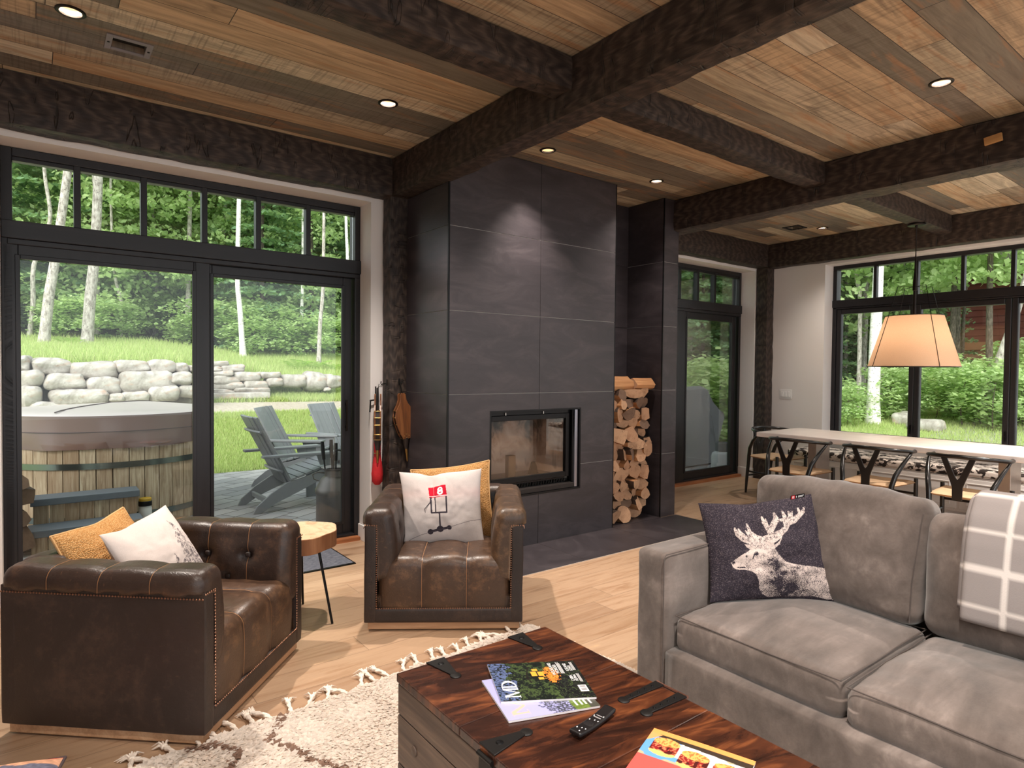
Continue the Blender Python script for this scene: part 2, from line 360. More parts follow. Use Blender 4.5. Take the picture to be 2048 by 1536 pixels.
def beam(name, label, p0, p1, wd, ht, seed, par=None):
    "hewn timber: long axis local X, faces slightly uneven"
    a, b_ = Vector(p0), Vector(p1); L = (b_-a).length; n = max(8, int(L/.07)); m = 5
    rg = random.Random(seed); vs = []; fs = []
    ring = []
    for j in range(m): ring.append((-.5+j/m, -.5))
    for j in range(m): ring.append((.5, -.5+j/m))
    for j in range(m): ring.append((.5-j/m, .5))
    for j in range(m): ring.append((-.5, .5-j/m))
    R = len(ring)
    for i in range(n+1):
        for (u, v) in ring:
            q = Vector((i*L/n, u*wd, v*ht)); k = mn.noise(Vector((q.x*5+seed*9.1, q.y*9, q.z*9)))*.007+mn.noise(Vector((q.x*14, q.y*16+seed, q.z*16)))*.004
            ed = .006 if (abs(u) == .5 and abs(v) == .5) else 0
            d = Vector((0, u, v)).normalized(); 
            if v == .5: k = 0
            vs.append(q+d*(k-ed*(1+mn.noise(Vector((q.x*7, seed, u))))))
    for i in range(n):
        for j in range(R): fs.append((i*R+j, i*R+(j+1) % R, (i+1)*R+(j+1) % R, (i+1)*R+j))
    fs += [tuple(range(R))[::-1], tuple(range(n*R, n*R+R))]
    mb = MB(); mb.add(vs, fs); o = mb.build(name, MA['beam'], smooth=True, sharp=28, fixn=True)
    x = (b_-a).normalized(); z = Vector((0, 0, 1)) if abs(x.z) < .9 else Vector((0, 1, 0)); y = z.cross(x).normalized(); z = x.cross(y)
    o.matrix_world = Matrix(((x.x, y.x, z.x, a.x), (x.y, y.y, z.y, a.y), (x.z, y.z, z.z, a.z), (0, 0, 0, 1)))
    o['kind'] = 'structure'; o['label'] = label; return o
def ybeam(label, x0, x1, y0, y1, z0, z1, s): return beam('ceiling_beam', label, ((x0+x1)/2, y0, (z0+z1)/2), ((x0+x1)/2, y1, (z0+z1)/2), x1-x0, z1-z0, s)
def xbeam(label, y0, y1, x0, x1, z0, z1, s): return beam('ceiling_beam', label, (x0, (y0+y1)/2, (z0+z1)/2), (x1, (y0+y1)/2, (z0+z1)/2), y1-y0, z1-z0, s)
ybeam('thick dark hewn beam running from the post beside the fireplace', 2.2, 2.362, -2.0, 4.57, 2.70, 2.988, 1)
ybeam('thick dark hewn beam meeting the tiled pier right of the firewood', 4.817, 5.035, -2.0, 3.826, 2.70, 2.988, 2)
ybeam('end of the dark hewn beam beside the tiled pier', 4.898, 5.035, 3.826, 4.41, 2.70, 2.988, 12)
ybeam('dark hewn beam along the wall over the dining window', 7.43, 7.588, -2.0, 4.41, 2.692, 2.988, 3)
xbeam('dark hewn beam over the big sliding door', 4.413, 4.574, -2.6, 2.2, 2.70, 2.988, 4)
xbeam('dark hewn beam over the narrow glass door', 4.413, 4.574, 4.9, 7.588, 2.70, 2.988, 5)
xbeam('shallow dark cross beam left of the thick fireplace beam', 2.405, 2.56, -2.6, 2.2, 2.815, 2.988, 6)
xbeam('shallow dark cross beam between the two thick beams', 2.405, 2.56, 2.362, 4.817, 2.815, 2.988, 7)
xbeam('shallow dark cross beam above the pendant lamp', 2.405, 2.56, 5.035, 7.43, 2.815, 2.988, 8)
beam('wall_post', 'dark hewn post between the sliding door and the fireplace', (2.268, 4.494, 0), (2.268, 4.494, 2.71), .16, .132, 9)
beam('wall_post', 'dark hewn post in the corner right of the narrow glass door', (7.51, 4.49, 0), (7.51, 4.49, 2.70), .165, .155, 10)

# ------------------------------------------------------------------ windows and doors
def part(name, mb, m, par, **k): return mb.build(name, m, par, **k)
def window_empty(name, label):
    o = bpy.data.objects.new(name, None); COL.objects.link(o); o['kind'] = 'structure'; o['label'] = label; return o
def rect_frame(mb, x0, x1, z0, z1, wl, wr, wb, wt, y0, y1):
    mb.bb(x0, x0+wl, y0, y1, z0, z1); mb.bb(x1-wr, x1, y0, y1, z0, z1); mb.bb(x0+wl, x1-wr, y0, y1, z0, z0+wb); mb.bb(x0+wl, x1-wr, y0, y1, z1-wt, z1)
def pane(par, x0, x1, z0, z1, y, name='glass'):
    mb = MB(); mb.bb(x0, x1, y-.002, y+.002, z0, z1); return mb.build(name, MA['glass'], par)
def slider(name, label, x0, x1, panes, munt, sash, hx, sillx):
    d = window_empty(name, label)
    fr = MB(); rect_frame(fr, x0, x1, .0, 2.669, .055, .045, .05, .05, YFR, YFR+.11)
    fr.build('door_frame', MA['framev'], d, bev=.004)
    rl = MB(); rl.bb(x0+.002, x1+.0, YFR-.016, YFR+.10, 2.132, 2.238); rl.bb(x0+.03, x1-.004, YFR-.006, YFR+.09, 2.098, 2.132); rl.build('transom_rail', MA['frame'], d, bev=.004)
    mt = MB()
    for m_ in munt: mt.bb(m_-.018, m_+.018, YFR+.008, YFR+.07, 2.238, 2.655)
    mt.bb(x0+.055, x1-.045, YFR+.012, YFR+.07, 2.595, 2.62); mt.build('muntin', MA['framev'], d, bev=.003)
    pane(d, x0+.06, x1-.05, 2.245, 2.615, YFR+.045, 'transom_glass')
    for (a, b, dy) in sash:
        s = window_empty('door_panel', None); del s['label'], s['kind']; s.parent = d
        fm = MB(); rect_frame(fm, a, b, .035, 2.10, .07, .07, .105, .07, YFR+dy, YFR+dy+.045); fm.build('panel_frame', MA['framev'], s, bev=.004)
        bd = MB(); rect_frame(bd, a+.055, b-.055, .125, 2.04, .025, .025, .025, .025, YFR+dy-.006, YFR+dy+.02); bd.build('glazing_bead', MA['framev'], s, bev=.003)
        pane(s, a+.06, b-.06, .13, 2.035, YFR+dy+.024)
        if hx and a < hx < b:
            h = MB(); h.rbox((hx, YFR+dy-.022, 1.0), (.022, .016, .25), .008, 6, fn=lambda q: (q.x*(1-.45*cos(q.z*9)), q.y, q.z)); h.bb(hx-.006, hx+.006, YFR+dy-.02, YFR+dy, .90, .92); h.bb(hx-.006, hx+.006, YFR+dy-.02, YFR+dy, 1.08, 1.10)
            h.build('door_handle', MA['bronze'], s, smooth=True)
    sl_ = MB(); sl_.bb(sillx[0], sillx[1], 4.715, YFR+.03, -.002, .03); sl_.build('oak_threshold', MA['oaksill'], d, bev=.002)
    return d
slider('door_1', 'wide black sliding patio door with transom panes left of the fireplace', -.145, 2.098, 6, (.229, .59, .956, 1.315, 1.681), [(-.135, .955, .0), (.94, 2.045, .05)], 2.0, (-.1, 2.08))
mm = MB(); mm.bb(.895, .985, YFR-.004, YFR+.05, .03, 2.10); o = mm.build('meeting_stile', MA['framev'], bpy.data.objects['door_1'], bev=.004)
slider('door_2', 'narrow black glass patio door behind the tiled pier', 5.80, 7.418, 3, (6.16, 6.51, 6.858), [(6.255, 7.345, .03)], 0, (5.81, 7.40))
mm = MB(); mm.bb(5.86, 6.255, YFR+.0, YFR+.09, .03, 2.10); mm.build('door_side_panel', MA['framev'], bpy.data.objects['door_2'], bev=.004)
def dining_window():
    d = window_empty('window_1', 'wide black window with transom panes over the dining table')
    y1, y0 = 3.762, -.42
    fr = MB(); X0, X1 = XFR-.0, XFR+.11
    fr.bb(X0, X1, y0, y1, .55, .60); fr.bb(X0, X1, y0, y1, 2.625, 2.671); fr.bb(X0, X1, y1-.045, y1, .6, 2.625); fr.bb(X0, X1, y0, y0+.045, .6, 2.625); fr.build('window_frame', MA['frame'], d, bev=.004)
    rl = MB(); rl.bb(X0-.014, X1, y0, y1, 2.165, 2.253); rl.bb(X0, X1, y0, y1, 2.145, 2.165); rl.build('transom_rail', MA['frame'], d, bev=.004)
    mu = MB()
    for yy in (3.286, 2.853, 2.418, 1.99, 1.556, 1.122, .69, .25): mu.bb(X0+.01, X0+.07, yy-.017, yy+.017, 2.253, 2.625)
    mu.build('muntin', MA['framev'], d, bev=.003)
    mb = MB(); mb.bb(X0+.04, X0+.044, y0+.03, y1-.03, 2.24, 2.64); mb.build('transom_glass', MA['glass'], d)
    ys = [3.717, 2.856, 1.99, 1.122, .255, -.375]
    for i in range(5):
        a, b = ys[i+1], ys[i]
        s = window_empty('window_sash', None); del s['label'], s['kind']; s.parent = d
        mb = MB()
        mb.bb(X0+.012, X0+.08, b-.055, b, .6, 2.145); mb.bb(X0+.012, X0+.08, a, a+.055, .6, 2.145); mb.bb(X0+.012, X0+.08, a+.055, b-.055, .6, .665); mb.bb(X0+.012, X0+.08, a+.055, b-.055, 2.085, 2.145)
        mb.build('sash_frame', MA['framev'], s, bev=.008)
        mb = MB(); mb.bb(X0+.04, X0+.044, a+.05, b-.05, .66, 2.09); mb.build('glass', MA['glass'], s)
        mb = MB(); mb.bb(X0-.004, X0+.012, a+.018, a+.03, .72, .80); mb.bb(X0-.016, X0-.004, a+.018, a+.028, .70, .75); mb.build('window_latch', MA['black'], s)
    sg = MB(); sg.bb(XW-.03, X0, y0, y1, .53, .56); sg.build('window_sill', MA['trimwhite'], d, bev=.003)
dining_window()

# ------------------------------------------------------------------ recessed lights and vents
MA['lampglow'] = mat_emit('lamp_glow', (1.0, .82, .62), 14.0)
MA['baffle'] = plain('pale_baffle', (205, 180, 150), .4, .3)
def can_light(x, y, label, energy=34, seen=True):
    t = thing('recessed_light', label, 'ceiling light', (x, y, ZC), 0, 'recessed ceiling lights')
    r = MB(); r.lathe([(.060, -.0005), (.060, -.004), (.054, -.007), (.044, -.006), (.0425, .0), (.0425, .012)], n=40, cap=False); r.build('trim_ring', MA['bronze'], t, smooth=True)
    c = MB(); c.lathe([(.0425, .004), (.038, .03), (.030, .06)], n=32, cap=False); c.build('reflector', MA['baffle'], t, smooth=True)
    l = MB(); l.lathe([(.0001, .052), (.026, .054), (.030, .062)], n=24); l.build('lamp', MA['lampglow'], t, smooth=True)
    ld = bpy.data.lights.new('downlight', 'SPOT'); ld.energy = energy; ld.color = WARM; ld.spot_size = radians(78 if 2.9 < x < 3.1 else 104); ld.spot_blend = 1.0; ld.shadow_soft_size = .03
    lo = bpy.data.objects.new('downlight', ld); COL.objects.link(lo); lo.parent = t; lo.location = (0, 0, .03)
    return t
LL = ['round ceiling light with dark trim nearest the long vent at left', 'round ceiling light with dark trim left of the fireplace beam', 'lit ceiling light shining down the fireplace tiles', 'lit ceiling light above the firewood niche', 'pale ceiling light between the two thick beams at right', 'small ceiling light beside the vent over the dining table']
for i, (x, y) in enumerate(LIGHTS): can_light(x, y, LL[i] if i < 6 else 'added ceiling light out of view, brightening the room', [230, 230, 170, 75, 240, 60, 240, 240, 420, 300][i])  # those past the named ones are unseen, added to brighten the room
for i, (x, y, w_, h_) in enumerate(VENTS):
    t = thing('ceiling_vent', ['long dark slot vent with grey end plates near the left ceiling light', 'black slot vent in the ceiling over the dining table'][i], 'ceiling vent', (x, y, ZC), 0, 'ceiling vents')
    m_ = MB()
    for s in (-1, 1): m_.bb(s*w_*.5, s*w_*.36, -h_/2, h_/2, -.006, 0)
    m_.bb(-w_*.36, w_*.36, -h_/2, -h_*.34, -.006, 0); m_.bb(-w_*.36, w_*.36, h_*.34, h_/2, -.006, 0)
    m_.build('vent_frame', plain('vent_grey', (140, 134, 138), .5, .4) if i == 0 else MA['black'], t, bev=.0015)
    m_ = MB(); m_.bb(-w_*.365, w_*.365, -h_*.335, h_*.335, .03, .05); m_.build('vent_cavity', plain('vent_black', (6, 6, 6), .9), t)
    m_ = MB()
    for s in (-1, 1): m_ = MB(); m_.lathe([(.0001, -.009), (.006, -.008), (.007, -.006)], (s*w_*.43, 0, 0), 10); m_.build('screw', MA['black'], t, smooth=True)
wb = MB(); wb.box((0, 0, 0), (.02, .094, .05)); o = wb.build('wood_block', woodgrain('raw_pine_block', (150, 105, 60), (186, 140, 88), (206, 162, 108), .6, 1), bev=.003)
o.location = (4.805, 1.345, 2.856); o.rotation_euler = (radians(-7), 0, 0); tag(o, 'small raw wood block fixed to the side of the thick right beam', 'wood block')
t = thing('light_switch', 'white three-gang switch plate on the wall left of the dining window', 'light switch', (XW, 4.23, 1.098))
m_ = MB(); m_.rbox((-.003, 0, 0), (.006, .165, .118), .003, 6); m_.build('cover_plate', MA['trimwhite'], t, smooth=True)
for k in range(3):
    m_ = MB(); m_.box((-.0075, -.046+.046*k, 0), (.005, .032, .066), R=Matrix.Rotation(radians(4), 3, 'Y')); m_.build('rocker', MA['trimwhite'], t, bev=.0015)
# ------------------------------------------------------------------ fireplace, niche, hearth
RH = .5995; FX0, FX1, FY = 2.335, 4.03, 3.814
def tile_rects(u0, u1, us, hole=None, z0=0.0, z1=2.985, gap=.0022):
    "rectangles (u0,u1,z0,z1) of the tile grid minus a hole"
    zs = [z0]+[RH*i for i in range(1, 5)]+[z1]; cu = [u0]+us+[u1]; out = []
    for i in range(len(zs)-1):
        for j in range(len(cu)-1):
            a, b, c, d = cu[j], cu[j+1], zs[i], zs[i+1]
            A = a+(gap if j else 0); B = b-(gap if j < len(cu)-2 else 0); Cc = c+(gap if i else 0); D = d-(gap if i < len(zs)-2 else 0)
            if not hole or hole[0] >= B or hole[1] <= A or hole[2] >= D or hole[3] <= Cc: out.append((A, B, Cc, D)); continue
            h = hole
            if Cc < h[2]: out.append((A, B, Cc, h[2]))
            if D > h[3]: out.append((A, B, h[3], D))
            zz0, zz1 = max(Cc, h[2]), min(D, h[3])
            if A < h[0]: out.append((A, h[0], zz0, zz1))
            if B > h[1]: out.append((h[1], B, zz0, zz1))
    return out
HOLE = (2.705, 3.634, .396, 1.07)
fp = thing('fireplace', 'tall fireplace clad in large charcoal tiles with a glass-fronted firebox', 'fireplace', (0, 0, 0))
mb = MB()
for a, b, c, d in tile_rects(FX0+.012, FX1-.006, [3.18], HOLE): mb.bb(a, b, FY, FY+.01, c, d)
mb.build('front_tiles', MA['tile'], fp)
mb = MB()
for a, b, c, d in tile_rects(FY+.012, YW, [], None, .0, 2.70): mb.bb(FX0, FX0+.01, a, b, c, d)
mb.build('left_side_tiles', MA['tile'], fp)
mb = MB()
for a, b, c, d in tile_rects(FY+.012, 4.28, []): mb.bb(FX1-.01, FX1, a, b, c, d)
mb.build('right_side_tiles', MA['tile'], fp)
mb = MB(); x0, x1, y0, y1 = FX0+.006, FX1-.005, FY+.006, YW-.002; h = HOLE
mb.bb(x0, h[0], y0, y1, 0, 2.698); mb.bb(h[1], x1, y0, y1, 0, 2.984); mb.bb(h[0], h[1], y0, y1, h[3], 2.984); mb.bb(h[0], h[1], y0, y1, 0, h[2]); mb.bb(2.364, h[0], y0, y1, 2.698, 2.984)
mb.build('grout_core', MA['grout'], fp)
mb = MB(); mb.bb(FX0-.001, FX0+.011, FY-.001, FY+.011, 0, 2.70); mb.build('corner_trim', MA['black'], fp)
mb = MB(); mb.bb(FX1-.008, FX1+.001, FY-.001, FY+.008, 0, 2.985); mb.build('corner_trim', MA['black'], fp)
# firebox
MA['refract'] = None
def mat_refractory():
    t = NT('sooted_firebrick'); v = t.obj(); x, y, z = t.sep(v)
    n = t.noise(t.mapv(v, (2.2, 2.2, 1.6)), 2.6, 5, .6, .8); d = t.m('ADD', t.m('MULTIPLY', t.m('SUBTRACT', z, .52), 1.9), t.m('MULTIPLY', t.m('SUBTRACT', n, .5), 2.0))
    fl = t.noise(t.mapv(v, (7, 7, 3.2), loc=(.3, 0, .2)), 1.2, 2)
    c = t.ramp(d, [(.25, lin((226, 208, 196))), (.6, lin((186, 160, 144))), (.85, lin((84, 70, 62))), (1, lin((34, 30, 28)))])
    c = t.mix(t.m('MULTIPLY', t.ramp(fl, [(.6, 0.), (.68, 1.)]), .6), c, lin((60, 50, 46)))
    t.bsdf(c, .9, 0, t.bump(n, .2, .01)); return t.mat
MA['refract'] = mat_refractory()
mb = MB(); a, b, c, d = h[0]+.05, h[1]-.08, h[2]+.1, h[3]-.03
for q in [(a-.02, a, FY+.12, FY+.50, c, d), (b, b+.02, FY+.12, FY+.50, c, d), (a, b, FY+.48, FY+.50, c, d)]: mb.bb(*q)
mb.build('firebrick_lining', MA['refract'], fp)
mb = MB(); mb.bb(a-.02, b+.02, FY+.1, FY+.5, c-.02, c); mb.build('firebox_floor', plain('ash_grey_floor', (170, 158, 148), .95, bump=.4, bs=40), fp)
gf = MB()
def ring(mb, x0, x1, z0, z1, w0, y0, y1): rect_frame(mb, x0, x1, z0, z1, w0, w0, w0, w0, y0, y1)
ring(gf, h[0]-.001, h[1]+.001, h[2]-.001, h[3]+.001, .014, FY-.001, FY+.10); gf.build('steel_surround', MA['black'], fp)
sm = MB(); sm.bb(h[1]-.052, h[1]-.018, FY+.015, FY+.05, h[2]+.014, h[3]-.014); sm.build('polished_side_rail', plain('brushed_steel_rail', (150, 150, 160), .28, .85), fp, bev=.003)
sl_ = MB(); sl_.bb(h[0]+.014, h[1]-.056, FY+.012, FY+.11, h[2]+.014, h[2]+.052); sl_.build('ash_ledge', plain('dull_iron', (42, 36, 34), .55, .4), fp, bev=.003)
gr = MB()
gx0, gx1 = h[0]+.05, h[1]-.12
gr.bb(gx0, gx1, FY+.062, FY+.07, h[2]+.052, h[2]+.058); gr.bb(gx0, gx1, FY+.062, FY+.07, h[2]+.088, h[2]+.096)
k = 0; x = gx0
while x < gx1: gr.box((x, FY+.066, h[2]+.073), (.006, .008, .04), R=Matrix.Rotation(radians(18), 3, 'Y')); x += .028
gr.build('air_grille', MA['black'], fp)
dr = MB(); ring(dr, h[0]+.014, h[1]-.075, h[2]+.1, h[3]-.045, .042, FY+.055, FY+.09); dr.bb(h[0]+.014, h[1]-.06, FY+.06, FY+.09, h[3]-.045, h[3]-.014); dr.bb(h[1]-.068, h[1]-.056, FY+.03, FY+.09, h[2]+.06, h[3]-.02)
do = dr.build('firebox_door', MA['black'], fp, bev=.003)
MA['sootglass'] = mat_glass('smoky_firebox_glass', (.90, .86, .82), 1.45, .6)
mb = MB(); mb.bb(h[0]+.05, h[1]-.112, FY+.07, FY+.074, h[2]+.138, h[3]-.083); mb.build('door_glass', MA['sootglass'], do)
for s in (.18, .56):
    mb = MB(); mb.bb(h[0]+s, h[0]+s+.006, FY+.048, FY+.058, h[3]-.042, h[3]-.022); mb.build('door_latch', plain('bright_pin', (200, 196, 190), .3, .8), do)
an = MB(); an.prism([(3.33, .498), (3.43, .498), (3.395, .60), (3.365, .60)], FY+.30, FY+.32, 'y'); an.build('firedog', MA['bronze'], fp)
pk = MB(); pk.rbox((3.09, FY+.25, .59), (.075, .05, .19), .006, 4); pk.build('charred_brick', plain('tan_brick', (150, 122, 90), .9, bump=.3), fp, smooth=True)
# niche pier and hearth
pr = thing('tiled_pier', 'narrow charcoal tiled pier right of the firewood niche', 'tiled pier', (0, 0, 0))
PX0, PX1, PY = 4.682, 4.896, 3.828
mb = MB()
for q in tile_rects(PX0+.01, PX1, []): mb.bb(q[0], q[1], PY, PY+.01, q[2], q[3])
mb.build('front_tiles', MA['tile'], pr)
mb = MB()
for q in tile_rects(PY+.01, 4.28, []): mb.bb(PX0, PX0+.01, q[0], q[1], q[2], q[3])
mb.build('side_tiles', MA['tile'], pr)
mb = MB(); mb.bb(PX0+.006, PX1-.004, PY+.006, YW-.002, 0, 2.984); mb.build('grout_core', MA['grout'], pr)
mb = MB(); mb.bb(PX0-.001, PX0+.009, PY-.001, PY+.009, 0, 2.985); mb.build('corner_trim', MA['black'], pr)
mb = MB()
for q in tile_rects(FX1, PX0, []): mb.bb(q[0], q[1], 4.27, 4.28, q[2], q[3])
mb.bb(FX1-.01, PX0+.01, 4.281, 4.30, 0, 2.984)
o = mb.build('wall_niche', MA['tile']); struct(o)
hs = MB()
for a, b in ((2.337, 3.178), (3.182, 4.028), (4.032, 4.896)): hs.bb(a, b, 3.268, 3.810, .0, .005)
hs.bb(4.032, 4.68, 3.816, 4.268, 0, .005)
o = hs.build('hearth_slab', MA['tile']); struct(o); o['label'] = 'flush charcoal tile hearth on the floor before the fireplace'
hs = MB(); hs.bb(2.336, 4.9, 3.266, 3.812, .0, .003); o = hs.build('trim_1', MA['grout']); struct(o)

# ------------------------------------------------------------------ firewood stack
MA['endgrain'] = None
def mat_endgrain(name, a, b, c_):
    t = NT(name); v = t.obj(); x, y, z = t.sep(v)
    r = t.m('SQRT', t.m('ADD', t.m('MULTIPLY', x, x), t.m('MULTIPLY', z, z)))
    n = t.noise(v, 14, 4, .6); rg = t.m('SINE', t.m('ADD', t.m('MULTIPLY', r, 620.), t.m('MULTIPLY', n, 9.)))
    c = t.mix(t.m('ADD', .5, t.m('MULTIPLY', rg, .25)), lin(a), lin(b)); c = t.mix(t.ramp(n, [(.52, 0.), (.75, .8)]), c, lin(c_))
    oi = t.n('ObjectInfo'); c = t.mix(t.m('MULTIPLY', oi.outputs['Random'], .5), c, lin((150, 104, 76))); ck = t.noise(t.mapv(v, (26, 26, 26)), 1.2, 3, .6, 2.); c = t.mix(t.m('MULTIPLY', t.ramp(ck, [(.30, 1.), (.37, 0.)]), .7), c, lin((84, 58, 44)))
    t.bsdf(c, .85, 0, t.bump(t.m('ADD', n, t.m('MULTIPLY', rg, .1)), .5, .004)); return t.mat
MA['endgrain'] = mat_endgrain('cut_firewood_end', (204, 166, 132), (172, 132, 100), (128, 90, 64))
MA['split'] = woodgrain('split_firewood_face', (138, 90, 54), (182, 130, 86), (212, 164, 116), .8, 1, 1.0, .5)
MA['bark'] = plain('rough_bark', (74, 58, 48), .95, var=.45, vs=22, bump=1.0, bs=45)
MA['darkend'] = plain('weathered_dark_wood', (112, 88, 72), .95, var=.4, vs=18, bump=.8, bs=40)
def log(outline, L, mats, loc, label, ry=0.0, rz=0.0, seed=0, tilt=0.0):
    "outline: closed polygon in x,z; last quarter of its edges is bark"
    rg = random.Random(seed); n = len(outline); mb = MB(); K = 5; vs = []; fs = []; mi = []; sx, sz = rg.uniform(-.32, .32), rg.uniform(-.15, .4)
    for k in range(K):
        for (x, z) in outline:
            j = mn.noise(Vector((x*30+seed, k*1.3, z*30)))*.004
            vs.append((x*(1+j*8), L*k/(K-1)+(rg.uniform(-.004, .004)+sx*x+sz*z if k == 0 else 0), z*(1+j*8)))
    for k in range(K-1):
        for i in range(n):
            fs.append((k*n+i, k*n+(i+1) % n, (k+1)*n+(i+1) % n, (k+1)*n+i)); mi.append(2 if i < n*0.45 else 1)
    fs.append(tuple(range(n))); mi.append(0); fs.append(tuple(range((K-1)*n, K*n))[::-1]); mi.append(0)
    mb.add(vs, fs, mi); o = mb.build('firewood_log', mats, fixn=True, smooth=True, sharp=32)
    o.location = loc; o.rotation_euler = (tilt, ry, rz)
    return tag(o, label, 'firewood log', 'split firewood stacked in the niche')
def log_outline(w, h, kind, rg):
    P = []
    if kind == 0:      # round
        for i in range(14): a = 2*pi*i/14; k = 1+rg.uniform(-.06, .06); P.append((w/2*cos(a)*k, h/2*sin(a)*k))
    elif kind == 1:    # half round: curved below, flat above
        for i in range(9): a = pi+pi*i/8; P.append((w/2*cos(a)*rg.uniform(.94, 1.04), h*.9*sin(a)*.75+h*.3))
        P += [(w*.25, h*.36), (0, h*.3+rg.uniform(0, .012)), (-w*.25, h*.36)]
    elif kind == 2:    # wedge
        for i in range(6): a = -pi*.85+pi*.7*i/5; P.append((w*.52*cos(a), h*.5*sin(a)))
        P += [(w*.38, h*.12), (rg.uniform(-.1, .15)*w, h*.5), (-w*.42, h*.1)]
    else:              # irregular block
        for i in range(8): a = 2*pi*i/8+rg.uniform(-.2, .2); k = rg.uniform(.85, 1.12); P.append((w/2*k*max(-.9, min(.9, 1.2*cos(a))), h/2*k*max(-.9, min(.9, 1.2*sin(a)))))
    return P
def firewood():
    rg = random.Random(21); mats = [MA['endgrain'], MA['split'], MA['bark']]; dm = [MA['darkend'], MA['split'], MA['bark']]
    z = .006; x0 = 4.036; row = 0; col_names = ['against the fireplace side', 'left of the middle', 'in the middle', 'right of the middle', 'at the ragged right edge']
    rows = [.105, .085, .1, .09, .105, .075, .095, .09, .105, .08, .1, .085, .085]
    names = ['bottom row on the hearth', 'second row up', 'third row up', 'fourth row up', 'fifth row up', 'sixth row up', 'seventh row up', 'eighth row up', 'ninth row up', 'tenth row up', 'eleventh row up', 'twelfth row up', 'thirteenth row up']
    seen = {}
    for ri, rh in enumerate(rows):
        width = rg.uniform(.50, .60) if ri < 11 else .56
        n = rg.choice([5, 5, 6, 4]); ws = [rg.uniform(.55, 1.6) for _ in range(n)]; tot = sum(ws); x = x0
        for i, w_ in enumerate(ws):
            wd = width*w_/tot; k = rg.choice([0, 1, 2, 2, 2, 3, 3, 1]); dark = rg.random() < (.10 if ri < 8 else .34)
            hh = rh*rg.uniform(1.12, 1.42); cx = x+wd/2; cz = z+rh/2+rg.uniform(-.008, .008)
            if ri == 0: cz = z+hh/2*(.75 if k == 1 else 1.0)
            ci = min(4, int((cx-x0)/.112)); key = (ri, ci); q = seen.get(key, 0); seen[key] = q+1
            kn = {0: 'round', 1: 'half-round', 2: 'wedge-shaped', 3: 'blocky'}[k]; tone = 'dark weathered' if dark else 'pale'
            lb = f'{tone} {kn} firewood log {col_names[ci]}, {names[ri]}' + (', right one of two' if q else '')
            log(log_outline(wd*1.18, hh, k, rg), rg.uniform(.26, .33), dm if dark else mats, (cx, 3.91+rg.uniform(-.055, .05), cz), lb[:150], rg.uniform(-.5, .5) if k in (0, 3) else rg.choice([0, pi*.9, .4, -.4]), rg.uniform(-.2, .2), ri*17+i)
            x += wd
        z += rh
    o = log(log_outline(.15, .15, 0, rg), .30, mats, (4.545, 3.865, .66), 'large round log with cracked end bulging from the right edge of the stack', 0, -.1, 900)
    # two long pieces lie sideways on top
    o = log([(-.075, -.03), (-.05, -.055), (.0, -.05), (.05, -.06), (.08, -.02), (.07, .03), (.03, .045), (.0, .07), (-.04, .045), (-.085, .03)], .36, [MA['split'], MA['split'], MA['split']], (4.045, 3.98, z+.05), 'long split log lying sideways on top of the firewood stack', 0, -pi/2+.06, 901)
    o = log([(-.06, -.03), (-.03, -.05), (.03, -.045), (.06, -.03), (.075, .0), (.05, .03), (.02, .06), (-.02, .045), (-.06, .04)], .26, [MA['endgrain'], MA['split'], MA['split']], (4.40, 3.97, z+.045), 'short split log lying sideways at the top right of the firewood stack', 0, -pi/2-.05, 902)
firewood()

# ------------------------------------------------------------------ fireside tools on the post
MA['toolwood'] = woodgrain('oiled_tool_wood', (74, 42, 22), (116, 70, 38), (150, 98, 58), .38, 2, 1.4, .05)
MA['leather'] = plain('dark_tool_leather', (44, 34, 30), .5, bump=.3)
MA['brass'] = plain('aged_brass', (176, 140, 84), .35, .9)
MA['iron'] = plain('wrought_iron', (20, 17, 16), .5, .4)
MA['matte'] = plain('matte_black_iron', (14, 13, 13), .75)
MA['red'] = plain('red_bristle', (196, 30, 38), .7, var=.25, vs=60, bump=.8, bs=200)
def hook(loc, ry, label):
    t = thing('wall_hook', label, 'hook', loc, ry, 'iron hooks on the post')
    m = MB(); m.tube([(0, 0, 0), (0, -.03, .004), (0, -.045, -.008), (0, -.05, .004), (0, -.048, .02)], .004, 8); m.build('hook_arm', MA['iron'], t, smooth=True)
    m = MB(); m.rbox((0, -.003, .01), (.018, .006, .05), .002, 4); m.build('hook_plate', MA['iron'], t, smooth=True); return t
hook((2.186, 4.47, 1.262), -pi/2, 'black hook with the broom and long bellows on the post side')
hook((2.268, 4.426, 1.27), 0, 'black hook holding the brown bellows on the post front')
